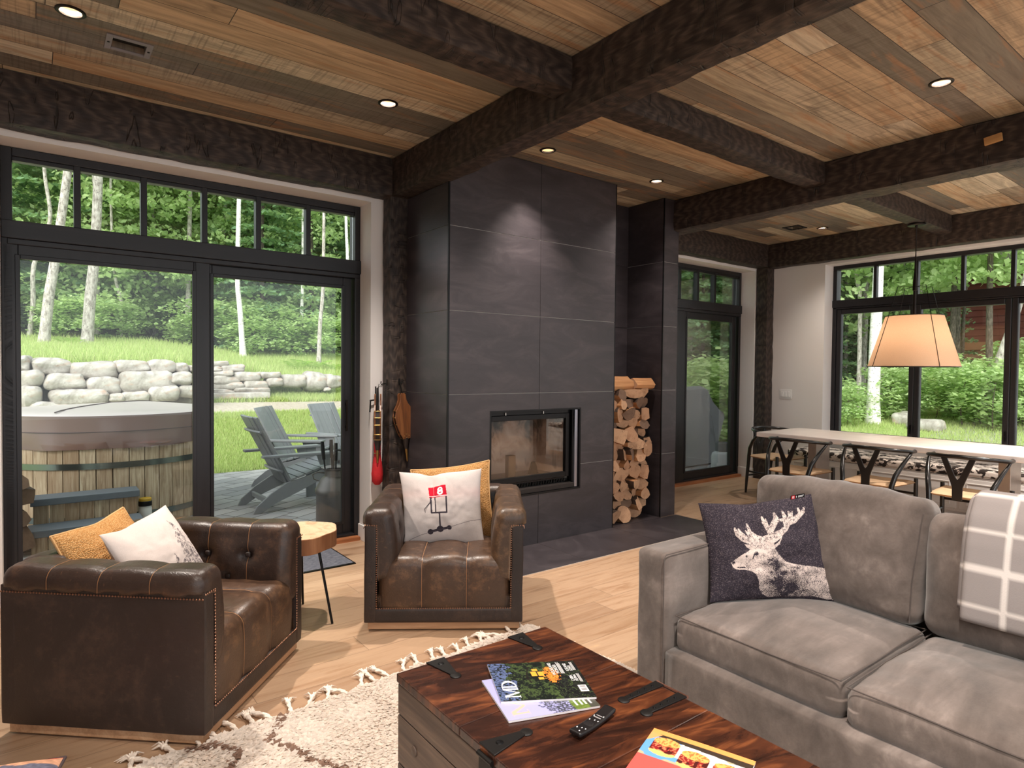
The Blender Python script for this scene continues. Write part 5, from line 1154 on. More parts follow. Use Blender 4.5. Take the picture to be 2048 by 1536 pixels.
# built-in bench
t = thing('window_bench', 'white built-in bench with drawers and a cowhide seat under the dining window', 'bench', (7.03, -.40, 0))
m = MB(); m.bb(0, .545, 0, 4.28, .06, .40); m.bb(.04, .545, 0, 4.28, 0, .06); m.build('bench_body', MA['trimwhite'], t, bev=.002)
for i in range(5):
    a = .03+i*.85; d = MB(); d.bb(-.016, 0, a, a+.82, .09, .385); dd = d.build('drawer', MA['trimwhite'], t, bev=.002)
    r = MB(); rect = (a+.06, a+.76, .135, .34)
    for q in ((rect[0]-.008, rect[1]+.008, rect[2]-.008, rect[2]), (rect[0]-.008, rect[1]+.008, rect[3], rect[3]+.008), (rect[0]-.008, rect[0], rect[2], rect[3]), (rect[1], rect[1]+.008, rect[2], rect[3])): r.bb(-.021, -.016, *q)
    r.build('drawer_moulding', MA['trimwhite'], dd, bev=.001)
def mat_cow():
    q = NT('cowhide'); v = q.obj(); n = q.noise(q.mapv(v, (9, 5.5, 9)), 1.5, 5, .62, .8); s = q.noise(q.mapv(v, (60, 9, 20)), 2, 2)
    f = q.ramp(q.m('ADD', n, q.m('MULTIPLY', q.m('SUBTRACT', s, .5), .22)), [(.49, 0.), (.515, 1.)]); c = q.mix(f, lin((222, 214, 208)), lin((52, 46, 44)))
    q.bsdf(c, .8, 0, q.bump(s, .4, .004), .2); return q.mat
MA['cow'] = mat_cow()
m = MB(); m.rbox((.26, 2.14, .445), (.56, 4.28, .085), .03, 14, fn=lambda q: (q.x, q.y, q.z+.004*mn.noise(Vector((q.x*6, q.y*6, 1))))); m.build('cowhide_seat', MA['cow'], t, smooth=True, sharp=0)
# wishbone chairs
MA['blackwood'] = plain('black_lacquered_wood', (22, 19, 18), .28)
def mat_cord():
    q = NT('woven_paper_cord'); v = q.obj(); x, y, z = q.sep(v)
    w = q.m('SINE', q.m('MULTIPLY', q.m('MAXIMUM', q.m('ABSOLUTE', x), q.m('ABSOLUTE', q.m('MULTIPLY', y, 1.1))), 900.)); n = q.noise(v, 40, 3)
    c = q.mix(q.m('ADD', .5, q.m('MULTIPLY', w, .3)), lin((180, 146, 112)), lin((220, 190, 156))); c = q.mix(q.m('MULTIPLY', n, .3), c, lin((200, 166, 132)))
    q.bsdf(c, .8, 0, q.bump(w, .3, .003), .3); return q.mat
MA['cord'] = mat_cord()
def wishbone(label, loc, rz):
    "faces local +y"
    t = thing('wishbone_chair', label, 'dining chair', loc, rz, 'black wishbone chairs at the dining table')
    for s in (-1, 1):
        m = MB(); m.tube([(s*.235, .215, 0), (s*.237, .213, .2), (s*.238, .21, .40), (s*.238, .21, .465)], [.0125, .0165, .0175, .016], 12); m.build('leg', MA['blackwood'], t, smooth=True)
        P = [(s*.19, -.235, 0), (s*.19, -.225, .15), (s*.192, -.205, .32), (s*.20, -.19, .43), (s*.218, -.165, .52), (s*.246, -.10, .61), (s*.266, -.02, .68), (s*.272, .01, .705)]
        m = MB(); m.tube(P, [.0125, .0165, .019, .021, .02, .017, .013, .011], 12); m.build('leg', MA['blackwood'], t, smooth=True)
    arc = []
    for i in range(29):
        a = pi*(-.08+1.16*i/28); arc.append((.275*cos(a), -.0-.255*sin(a)+.03, .712+.028*max(0, sin(a))**1.0))
    m = MB(); rr = [.013+.004*sin(pi*i/28)+(.004 if i in (0, 28) else 0) for i in range(29)]; m.tube(arc, rr, 12); m.build('top_rail', MA['blackwood'], t, smooth=True)
    yb = -.213
    m = MB()
    pts = [(-.034, .40), (.034, .40), (.036, .50), (.05, .545), (.115, .722), (.078, .738), (.012, .575), (0, .56), (-.012, .575), (-.078, .738), (-.115, .722), (-.05, .545), (-.036, .50)]
    m.prism(pts, yb-.006, yb+.006, 'y'); m.build('backrest', MA['blackwood'], t, bev=.003, fixn=True)
    seat = MB(); C_ = [(-.245, .225), (.245, .225), (.20, -.205), (-.20, -.205)]; N = 14; V = []; F = []
    for k in (0, 1):
        for i in range(N+1):
            for j in range(N+1):
                u, v = j/N, i/N; x = (C_[3][0]*(1-u)+C_[2][0]*u)*(1-v)+(C_[0][0]*(1-u)+C_[1][0]*u)*v; y = C_[3][1]*(1-v)+C_[0][1]*v
                ed = min(u, 1-u, v, 1-v); h = .018*min(1, (ed/.08)**.5) if ed > 0 else 0; dip = -.016*sin(pi*u)*sin(pi*v)
                V.append((x, y, .428+dip+(h if k else -h*.9)))
    n = (N+1)**2
    for i in range(N):
        for j in range(N): a = i*(N+1)+j; F.append((a+n, a+n+1, a+n+N+2, a+n+N+1)); F.append((a, a+N+1, a+N+2, a+1))
    seat.add(V, F); seat.build('seat', MA['cord'], t, smooth=True)
    for a, b in (((-.235, .21, .25), (-.19, -.22, .25)), ((.235, .21, .25), (.19, -.22, .25)), ((-.236, .213, .33), (.236, .213, .33)), ((-.19, -.222, .20), (.19, -.222, .20))):
        m = MB(); m.tube([a, b], .0105, 10); m.build('stretcher', MA['blackwood'], t, smooth=True)
    return t
wishbone('black wishbone chair at the far end of the dining table', (6.62, 3.80, 0), radians(172))
wishbone('black wishbone chair at the table nearest the corner post, left of two others', (5.90, 3.15, 0), -pi/2)
wishbone('black wishbone chair in the middle of the row with its back to the sofa', (5.91, 2.44, 0), -pi/2)
wishbone('black wishbone chair nearest the right edge, behind the plaid throw', (5.90, 1.76, 0), -pi/2)
# pendant lamp
t = thing('pendant_lamp', 'large linen drum pendant lamp hanging over the dining table', 'pendant lamp', (6.77, 2.487, 2.815))
m = MB(); m.lathe([(.0001, 0), (.078, -.001), (.078, -.012), (.07, -.018), (.0001, -.019)], n=36); m.build('ceiling_canopy', MA['bronze'], t, smooth=True)
m = MB(); m.lathe([(.012, -.018), (.012, -.03), (.005, -.045), (.0045, -.28), (.008, -.36), (.010, -.46), (.016, -.52), (.02, -.60), (.02, -.635), (.014, -.64), (.014, -.90)], n=18); m.build('hanging_rod', MA['bronze'], t, smooth=True)
ZT, ZB, RT, RB = -.885, -1.372, .242, .385
def cage():
    m = MB()
    for k in range(4):
        a = radians(45*2*k+52); c, s = cos(a), sin(a); m.tube([(0, 0, -.602), (.163*c, .163*s, -.602), ((RT+.004)*c, (RT+.004)*s, ZT), ((RB+.004)*c, (RB+.004)*s, ZB)], .003, 6)
    return m
cage().build('wire_cage', MA['black'], t, smooth=True)
def mat_linen():
    q = NT('linen_lampshade'); v = q.obj(); n = q.noise(q.mapv(v, (60, 60, 110)), 3, 2); c = q.mix(n, lin((196, 164, 140)), lin((216, 188, 164)))
    d = q.n('BsdfDiffuse'); q.set(d.inputs[0], c); tr = q.n('BsdfTranslucent'); q.set(tr.inputs[0], c); mx = q.n('MixShader'); mx.inputs[0].default_value = .42
    q.set(mx.inputs[1], d.outputs[0]); q.set(mx.inputs[2], tr.outputs[0]); return q.surf(mx.outputs[0])
m = MB(); m.lathe([(RT, ZT), (RT+(RB-RT)*.33, ZT+(ZB-ZT)*.33), (RT+(RB-RT)*.66, ZT+(ZB-ZT)*.66), (RB, ZB)], n=64, cap=False); m.build('lamp_shade', mat_linen(), t, smooth=True)
for r, z in ((RT, ZT), (RB, ZB)):
    m = MB(); m.tube([(r*cos(2*pi*i/48), r*sin(2*pi*i/48), z) for i in range(49)], .0035, 6, cap=False); m.build('shade_ring', MA['black'], t, smooth=True)
m = MB(); m.lathe([(.0001, -1.03), (.02, -1.025), (.032, -.99), (.026, -.95), (.014, -.90)], n=18); m.build('bulb', mat_emit('bulb_glow', (1, .78, .5), 3), t, smooth=True)
ld = bpy.data.lights.new('pendant_bulb', 'POINT'); ld.energy = 7; ld.color = (1.0, .76, .52); ld.shadow_soft_size = .05
lo = bpy.data.objects.new('pendant_bulb', ld); COL.objects.link(lo); lo.parent = t; lo.location = (0, 0, -1.12)
# magazine lettering becomes plain mesh
dg = bpy.context.evaluated_depsgraph_get()
for o in [o for o in bpy.data.objects if o.type == 'FONT']:
    me = bpy.data.meshes.new_from_object(o.evaluated_get(dg)); n_ = bpy.data.objects.new('cover_lettering', me); COL.objects.link(n_); n_.parent = o.parent; n_.matrix_local = o.matrix_local.copy()
    n_.location = o.location; n_.rotation_euler = o.rotation_euler; n_.scale = o.scale; bpy.data.objects.remove(o)
# ------------------------------------------------------------------ outdoors: ground
def sst(a, b, x): k = np.clip((x-a)/(b-a), 0, 1); return k*k*(3-2*k)
def ground(x, y):
    x = np.asarray(x, float); y = np.asarray(y, float)
    zl = np.interp(y, [0, 9.25, 11.2, 12.0, 12.5], [-.1, -.1, .54, .74, .84]); top = np.interp(x, [2.2, 3.2, 4.6], [1.40, 1.26, 1.06])
    edge = np.interp(x, [2.2, 3.0, 5], [12.0, 12.7, 12.9]); k = sst(0, .25, y-edge); zl = zl*(1-k)+(top+np.clip(y-12.6, 0, 6)*.095)*k
    zl = zl+np.clip(y-18, 0, 14)*.11+np.clip(y-32, 0, 40)*.42
    r = x; zr = np.interp(r, [0, 11, 15, 22, 30, 60], [-.12, -.14, .22, .9, 2.4, 15]); zr = zr-np.clip(y-7, 0, 8)*.05*(r > 11)
    w = sst(.6, 1.05, x/np.maximum(y, .1)); w = np.where(y < .1, 1, w)
    n = .05*np.sin(x*.7+1)*np.sin(y*.6)*sst(9, 16, np.hypot(x, y)); return zl*(1-w)+zr*w+n
def mat_ground():
    t = NT('lawn_and_gravel'); v = t.obj(); x, y, z = t.sep(v); n = t.noise(v, 1.2, 5); f = t.noise(v, 18, 4)
    c = t.mix(f, lin((146, 160, 104)), lin((174, 186, 128)))
    d = t.m('ADD', t.m('MULTIPLY', t.m('SUBTRACT', y, 11.75), 1.0), t.m('MULTIPLY', t.m('SUBTRACT', n, .5), 1.1))
    g = t.m('MULTIPLY', t.ramp(t.m('ABSOLUTE', d), [(.28, 1.), (.55, 0.)]), t.m('LESS_THAN', x, 7.)); c = t.mix(g, c, t.mix(f, lin((150, 138, 124)), lin((196, 186, 172))))
    fo = t.m('MAXIMUM', t.ramp(t.m('DIVIDE', y, 40.), [(.44, 0.), (.5, 1.)]), t.ramp(t.m('DIVIDE', x, 40.), [(.42, 0.), (.5, 1.)])); c = t.mix(fo, c, t.mix(n, lin((70, 76, 52)), lin((104, 100, 74))))
    c = t.mix(t.m('LESS_THAN', y, 4.9), c, t.mix(f, lin((150, 146, 142)), lin((184, 180, 176))))
    t.bsdf(c, .95, 0, t.bump(f, .6, .03), .1); return t.mat
def terrain():
    xs = np.concatenate([np.linspace(-14, -2, 14), np.linspace(-1.5, 18, 79), np.linspace(19, 64, 40)]); ys = np.concatenate([np.linspace(-12, 4.6, 12), np.linspace(4.85, 20, 76), np.linspace(21, 74, 40)])
    X, Y = np.meshgrid(xs, ys); V = np.stack([X.ravel(), Y.ravel(), ground(X.ravel(), Y.ravel())-.012], 1); nx = len(xs); i = (np.arange(nx-1)[None, :]+np.arange(len(ys)-1)[:, None]*nx).ravel()
    F = np.stack([i, i+1, i+nx+1, i+nx], 1); cx = V[F].mean(1); keep = ~((cx[:, 0] < 7.9) & (cx[:, 0] > -2.6) & (cx[:, 1] < 4.85) & (cx[:, 1] > -3.2)); o = npmesh('ground', V, F[keep], mat_ground(), None, True); struct(o)
terrain()
def mat_paver():
    t = NT('grey_patio_pavers'); v = t.obj(); w = t.mapv(v, rot=(0, 0, radians(-31)))
    b = t.n('TexBrick', Scale=1.0); t.set(b.inputs['Vector'], w); b.offset = .37; b.squash = 1.35; b.squash_frequency = 3
    for k, q in (('Brick Width', .36), ('Row Height', .19), ('Mortar Size', .006), ('Bias', .1)): b.inputs[k].default_value = q
    b.inputs['Color1'].default_value = (*lin((126, 126, 130)), 1); b.inputs['Color2'].default_value = (*lin((164, 162, 162)), 1); b.inputs['Mortar'].default_value = (*lin((52, 50, 48)), 1)
    n = t.noise(v, 7, 5); c = t.mix(t.m('MULTIPLY', n, .3), b.outputs['Color'], lin((112, 108, 106))); t.bsdf(c, .8, 0, t.bump(t.m('SUBTRACT', n, t.m('MULTIPLY', b.outputs['Fac'], 3.)), .4, .01), .3); return t.mat
MA['paver'] = mat_paver()
for a in ((-2.8, 4.6, 4.87, 9.26), (6.0, 10.1, 4.87, 7.0)):
    m = MB(); m.bb(*a, -.22, -.082); o = m.build('patio', MA['paver']); struct(o)
# ------------------------------------------------------------------ lawns
def mat_leaf(name, cols, tl=.45, rough=.6):
    t = NT(name); g = t.n('NewGeometry'); oi = t.n('ObjectInfo'); r = t.m('FRACT', t.m('ADD', g.outputs['Random Per Island'], t.m('MULTIPLY', oi.outputs['Random'], .37)))
    c = t.ramp(r, [(i/(len(cols)-1), lin(q)) for i, q in enumerate(cols)])
    d = t.n('BsdfDiffuse'); t.set(d.inputs[0], c); tr = t.n('BsdfTranslucent'); t.set(tr.inputs[0], t.mix(.45, c, lin((204, 226, 140)))); mx = t.n('MixShader'); mx.inputs[0].default_value = tl
    t.set(mx.inputs[1], d.outputs[0]); t.set(mx.inputs[2], tr.outputs[0]); return t.surf(mx.outputs[0])
MA['grass'] = mat_leaf('grass_blades', [(170, 188, 116), (188, 206, 132), (206, 218, 154), (178, 192, 124), (200, 196, 150)], .4)
MA['leaf'] = mat_leaf('broad_leaves', [(146, 172, 120), (182, 206, 146), (204, 224, 164), (164, 190, 132), (214, 230, 176)], .5)
MA['leafdark'] = mat_leaf('hemlock_needles', [(112, 144, 114), (134, 168, 128), (160, 190, 144), (122, 154, 118)], .4)
MA['fern'] = mat_leaf('fern_fronds', [(120, 160, 62), (146, 182, 80), (166, 198, 96)], .4)
MA['barkgrey'] = None
def mat_bark(name, a, b, c_, sc=(14, 14, 5)):
    t = NT(name); v = t.obj(); n = t.noise(t.mapv(v, sc), 1.6, 5, .65); k = t.voro(t.mapv(v, (9, 9, 16)), 1.3); c = t.ramp(n, [(.32, lin(a)), (.5, lin(b)), (.7, lin(c_))]); c = t.mix(t.ramp(k, [(.10, .85), (.2, 0.)]), c, (.02, .018, .016))
    t.bsdf(c, .9, 0, t.bump(n, .5, .01), .2); return t.mat
MA['barkgrey'] = mat_bark('pale_grey_bark', (120, 112, 104), (176, 168, 160), (214, 208, 200)); MA['barkwhite'] = mat_bark('white_birch_bark', (186, 180, 172), (228, 224, 218), (246, 244, 240), (5, 5, 20)); MA['barkdark'] = mat_bark('dark_bark', (58, 52, 46), (88, 80, 70), (120, 110, 98))
def blades(name, label, n, sampler, h0, h1, seed):
    rs = np.random.RandomState(seed); x, y = sampler(rs, n); z = ground(x, y)-.015; n = len(x); a = rs.uniform(0, 2*pi, n); h = rs.uniform(h0, h1, n); w = rs.uniform(.004, .007, n)*(1+h*4)
    b = np.stack([x, y, z], 1); d = np.stack([np.cos(a), np.sin(a), 0*a], 1); ln = np.stack([rs.randn(n)*.3, rs.randn(n)*.3, np.ones(n)], 1)*h[:, None]
    V = np.stack([b-d*w[:, None], b+d*w[:, None], b+ln], 1).reshape(-1, 3); k = np.arange(n)*3; o = npmesh(name, V, np.stack([k, k+1, k+2], 1), MA['grass']); tag(o, label, 'grass', None, 'stuff')
def wedge(t0, t1, y0, y1): 
    def f(rs, n): y = np.sqrt(rs.uniform(y0*y0, y1*y1, n)); x = y*rs.uniform(t0, t1, n); return x, y
    return f
blades('lawn_grass', 'bright green lawn between the patio and the gravel path', 60000, wedge(.16, .46, 9.25, 11.35), .05, .10, 1)
blades('lawn_grass', 'tall pale grass on the bank above the boulder wall', 52000, wedge(-.08, .5, 12.55, 18.5), .10, .22, 2)
blades('lawn_grass', 'thin grass between the gravel path and the right boulders', 9000, wedge(.2, .46, 12.0, 12.6), .05, .12, 4)
def rightlawn(rs, n): x = np.sqrt(rs.uniform(9.2**2, 16.5**2, n)); y = x*rs.uniform(.18, .85, n); return x, y
blades('lawn_grass', 'mown lawn outside the dining window', 60000, rightlawn, .05, .11, 3)
# ------------------------------------------------------------------ boulders
def mat_rock():
    t = NT('pale_granite'); v = t.obj(); oi = t.n('ObjectInfo'); n = t.noise(v, 3.4, 6, .66, .6); f = t.noise(v, 22, 4); k = t.noise(t.n('VectorMath', _operation='ADD').outputs[0], 1.5) if False else t.noise(t.mapv(v, (2, 2, 5)), 1.4, 3)
    c = t.ramp(n, [(.32, lin((122, 114, 106))), (.5, lin((172, 165, 158))), (.7, lin((206, 202, 196)))]); c = t.mix(t.m('MULTIPLY', t.ramp(k, [(.56, 0.), (.7, 1.)]), .7), c, lin((190, 142, 112))); c = t.mix(t.m('MULTIPLY', oi.outputs['Random'], .3), c, lin((168, 160, 150)))
    c = t.mix(t.ramp(f, [(.62, 0.), (.75, .55)]), c, lin((112, 106, 98))); t.bsdf(c, .9, 0, t.bump(t.m('ADD', n, t.m('MULTIPLY', f, .4)), .5, .03), .2); return t.mat
MA['rock'] = mat_rock()
def rock(x, y, z, w, h, d, seed, label, group='boulders of the retaining wall', box=.55):
    def fn(q):
        k = mn.noise(Vector((q.x*2.2/max(w, .2)+seed*3.1, q.y*3, q.z*2.5/max(h, .1)+seed)))*.10+mn.noise(Vector((q.x*9+seed, q.y*9, q.z*9)))*.05
        sk = 1+.25*mn.noise(Vector((seed*1.7, q.x/w*1.5, 3))); return (q.x*(1+k), q.y*(1+k), q.z*(1+k*1.3)*sk)
    m = MB(); m.rbox((0, 0, 0), (w*1.04, d, h*1.08), min(h, d, w)*box*.8, 10, fn=fn); o = m.build('boulder', MA['rock'], smooth=True, sharp=30); o.location = (x, y, z); o.rotation_euler = (0, random.Random(seed).uniform(-.08, .08), random.Random(seed).uniform(-.15, .15))
    return tag(o, label, 'boulder', group)
RL = [(-.09, 1.4, .15, .21, 'top course, at the left frame edge'), (.22, 1.35, .48, .23, 'top course, first long one from the left'), (.78, 1.29, .65, .26, 'top course, second long one from the left'), (-.01, 1.17, .31, .23, 'second course, at the left frame edge'), (.39, 1.12, .5, .23, 'second course, oval one under two top boulders'), (.87, 1.05, .45, .28, 'lower course, rust-stained one'), (.58, .88, .73, .24, 'long one just above the tub cover'), (-.03, .90, .29, .34, 'bottom course, tall one at the left frame edge'), (1.05, .87, .21, .13, 'small pinkish one above the hot tub cover'), (1.29, 1.36, .47, .19, 'top course, third long one from the left'), (1.73, 1.36, .41, .2, 'top course, fourth from the left'), (1.49, 1.1, .79, .32, 'biggest one in the middle of the wall'), (2.0, 1.17, .34, .21, 'second course, beside the door mullion'), (2.04, 1.35, .2, .16, 'small one, top right near the door mullion'), (2.2, 1.33, .21, .12, 'flat one, top right beside the door mullion'), (1.71, .92, .46, .24, 'bottom course, round-ended one at right'), (2.08, .95, .3, .2, 'bottom course, beside the door mullion'), (1.32, .88, .38, .16, 'bottom course, reddish-ended one'), (.2, .72, .5, .2, 'low one behind the hot tub at left'), (2.25, 1.1, .25, .2, 'one hidden half behind the door mullion')]
for i, (x, z, w, h, lb) in enumerate(RL): rock(x, 11.95+(.16 if z > 1.25 else 0)-(.1 if z < .95 else 0), z, w, h, .62, i+1, 'pale boulder in the left retaining wall, '+lb)
RR = [(2.74, 1.43, .35, .08, 'thin one on the very top beside the mullion'), (3.0, 1.34, .42, .13, 'white wedge-shaped one at the upper right end'), (2.68, 1.33, .23, .11, 'tan one near the top beside the mullion'), (2.77, 1.24, .4, .09, 'flat one, third course by the mullion'), (3.19, 1.19, .47, .16, 'long brownish one in the third course'), (3.63, 1.22, .36, .12, 'white-capped one at the right end of the steps'), (2.81, 1.12, .49, .17, 'grey-brown slab, fourth course by the mullion'), (2.85, 1.02, .57, .13, 'tan slab under the grey-brown slab'), (3.34, 1.04, .43, .15, 'mossy pale one right of the tan slab'), (3.72, 1.09, .29, .19, 'dark brown one left of the mossy grey rock'), (4.09, 1.1, .51, .24, 'large grey mossy one right of the steps'), (4.54, 1.09, .47, .38, 'big cream boulder standing upright, second from the right'), (4.91, 1.09, .39, .28, 'cracked tan boulder at the far right'), (3.26, .94, .62, .1, 'long white slab above the lowest step'), (2.74, .91, .36, .09, 'short white slab low beside the mullion'), (4.77, .93, .14, .08, 'small one at the foot of the upright cream boulder')]
for i, (x, z, w, h, lb) in enumerate(RR): rock(x, 12.55+(.25 if z > 1.3 else 0)+(.08 if x > 3.9 else 0), z, w, h, .55, i+40, 'boulder of the right stone steps, '+lb, 'boulders of the stone steps')
m = MB(); m.rbox((3.0, 12.25, .845), (1.06, .34, .11), .012, 8, fn=soft(4, .01)); o = m.build('stone_step', MA['rock'], smooth=True); tag(o, 'straight cut pale stone step at the foot of the boulder steps', 'stone step')
for i, (x, y, z, w, h) in enumerate(((15.3, 5.75, .36, .42, .30), (14.8, 5.15, .28, .62, .24))): rock(x, y, z, .5, h, w, 80+i, ['small pale boulder on the lawn left of the window mullion', 'flat grey boulder on the lawn right of the window mullion'][i], 'boulders on the dining side lawn')
# ------------------------------------------------------------------ trees
def trunk_mesh(path, r0, r1, mat, name='trunk', par=None, n=10):
    P = [Vector(p) for p in path]; pts = []; K = 6
    for i in range(len(P)-1):
        for k in range(K): 
            t_ = k/K; a = P[max(0, i-1)]; b = P[i]; c = P[i+1]; d = P[min(len(P)-1, i+2)]
            pts.append(.5*((2*b)+(c-a)*t_+(2*a-5*b+4*c-d)*t_*t_+(3*b-a-3*c+d)*t_**3))
    pts.append(P[-1]); k = len(pts); rr = [r0+(r1-r0)*i/(k-1)+(r0*.45*max(0, 1-i/3.) if i < 3 else 0) for i in range(k)]
    m = MB(); m.tube(pts, rr, n); return m.build(name, mat, par, smooth=True)
def leaf_cloud(cl, per, size, rs, flat=.22, up=.8):
    "cl: clusters (x,y,z,r); returns kite-shaped leaves"
    cl = np.repeat(np.array(cl, float), per, 0); n = len(cl); a = rs.uniform(0, 2*pi, n); r = np.sqrt(rs.rand(n))*cl[:, 3]
    c = cl[:, :3]+np.stack([r*np.cos(a), r*np.sin(a), rs.randn(n)*cl[:, 3]*flat-r*.25], 1)
    nr = np.stack([rs.randn(n)*(1-up)*1.6, rs.randn(n)*(1-up)*1.6, np.full(n, up)+.2*rs.rand(n)], 1); nr /= np.linalg.norm(nr, axis=1)[:, None]
    d = rs.randn(n, 3); d -= nr*(d*nr).sum(1)[:, None]; d /= np.linalg.norm(d, axis=1)[:, None]; s = np.cross(nr, d); L = size*rs.uniform(.65, 1.25, n)[:, None]
    V = np.stack([c-d*L*.5, c-d*L*.05+s*L*.36-nr*L*.06, c+d*L*.55-nr*L*.1, c-d*L*.05-s*L*.36-nr*L*.06], 1).reshape(-1, 3); k = np.arange(n)*4
    return V, np.stack([k, k+1, k+2, k+3], 1)
def crown(seed, h0, h1, rad, ncl, per, size, lean=0.):
    rs = np.random.RandomState(seed); cl = []; UP = .55
    for i in range(ncl):
        z = rs.uniform(h0, h1); k = (z-h0)/(h1-h0); R = rad*(.55+.9*k*(1-k)*1.6)*(1-.35*k); a = rs.uniform(0, 2*pi); r = R*rs.uniform(.25, 1); cl.append((r*cos(a), r*sin(a), z, rs.uniform(.35, .75)))
    return leaf_cloud(cl, per, size, rs, .24, UP)
def conifer(seed, h, rad, size):
    rs = np.random.RandomState(seed); cl = []; z = .5
    while z < h:
        R = rad*(1-z/h)**.75+.15; nb = int(5+R*3)
        for i in range(nb):
            a = 2*pi*i/nb+rs.rand(); 
            for q in np.linspace(.25, 1, max(2, int(R/.32))): cl.append((R*q*cos(a), R*q*sin(a), z-.22*q*R, .26))
        z += rs.uniform(.28, .42)
    return leaf_cloud(cl, 16, size, rs, .10, .75)
def mkmesh(name, VF, mat): o = npmesh(name, *VF, mat); me = o.data; bpy.data.objects.remove(o); return me
CROWN = [mkmesh('foliage', crown(11+i, h0, h1, rd, nc, 62, sz), MA['leaf']) for i, (h0, h1, rd, nc, sz) in enumerate(((1.2, 12.5, 2.4, 150, .17), (2.2, 14, 2.7, 150, .19), (.6, 10, 2.0, 130, .16), (4.0, 15.0, 2.8, 140, .20)))]
CONI = [mkmesh('foliage', conifer(31+i, h, r, .15), MA['leafdark']) for i, (h, r) in enumerate(((7.0, 1.7), (11.0, 2.2)))]
SHRUB = [mkmesh('foliage', leaf_cloud([(x, y, z, .32) for x, y, z in np.random.RandomState(50+i).uniform((-.7, -.6, .15), (.7, .6, 1.3), (26, 3))], 55, .115, np.random.RandomState(60+i)), MA['leaf']) for i in range(3)]
HIGH = [mkmesh('foliage', crown(71+i, 6.5, 13.5, 2.3, 80, 60, .17), MA['leaf']) for i in range(2)]
TRK = {}
def trunk_data(kind, i, h, r, mat):
    k = (kind, i)
    if k not in TRK:
        g = random.Random(i*7+3); o = trunk_mesh([(0, 0, -.2), (g.uniform(-.15, .15), g.uniform(-.1, .1), h*.3), (g.uniform(-.3, .3), 0, h*.65), (g.uniform(-.4, .4), 0, h)], r, r*.35, mat); TRK[k] = o.data; bpy.data.objects.remove(o)
    return TRK[k]
def attach(par, name, me): o = bpy.data.objects.new(name, me); COL.objects.link(o); o.parent = par; return o
def tree(name, label, x, y, fol, trk, sc, rz, group):
    t = thing(name, label, 'tree', (x, y, float(ground(x, y))), rz, group); t.scale = (sc, sc, sc)
    if trk: attach(t, 'trunk', trk)
    attach(t, 'foliage', fol); return t
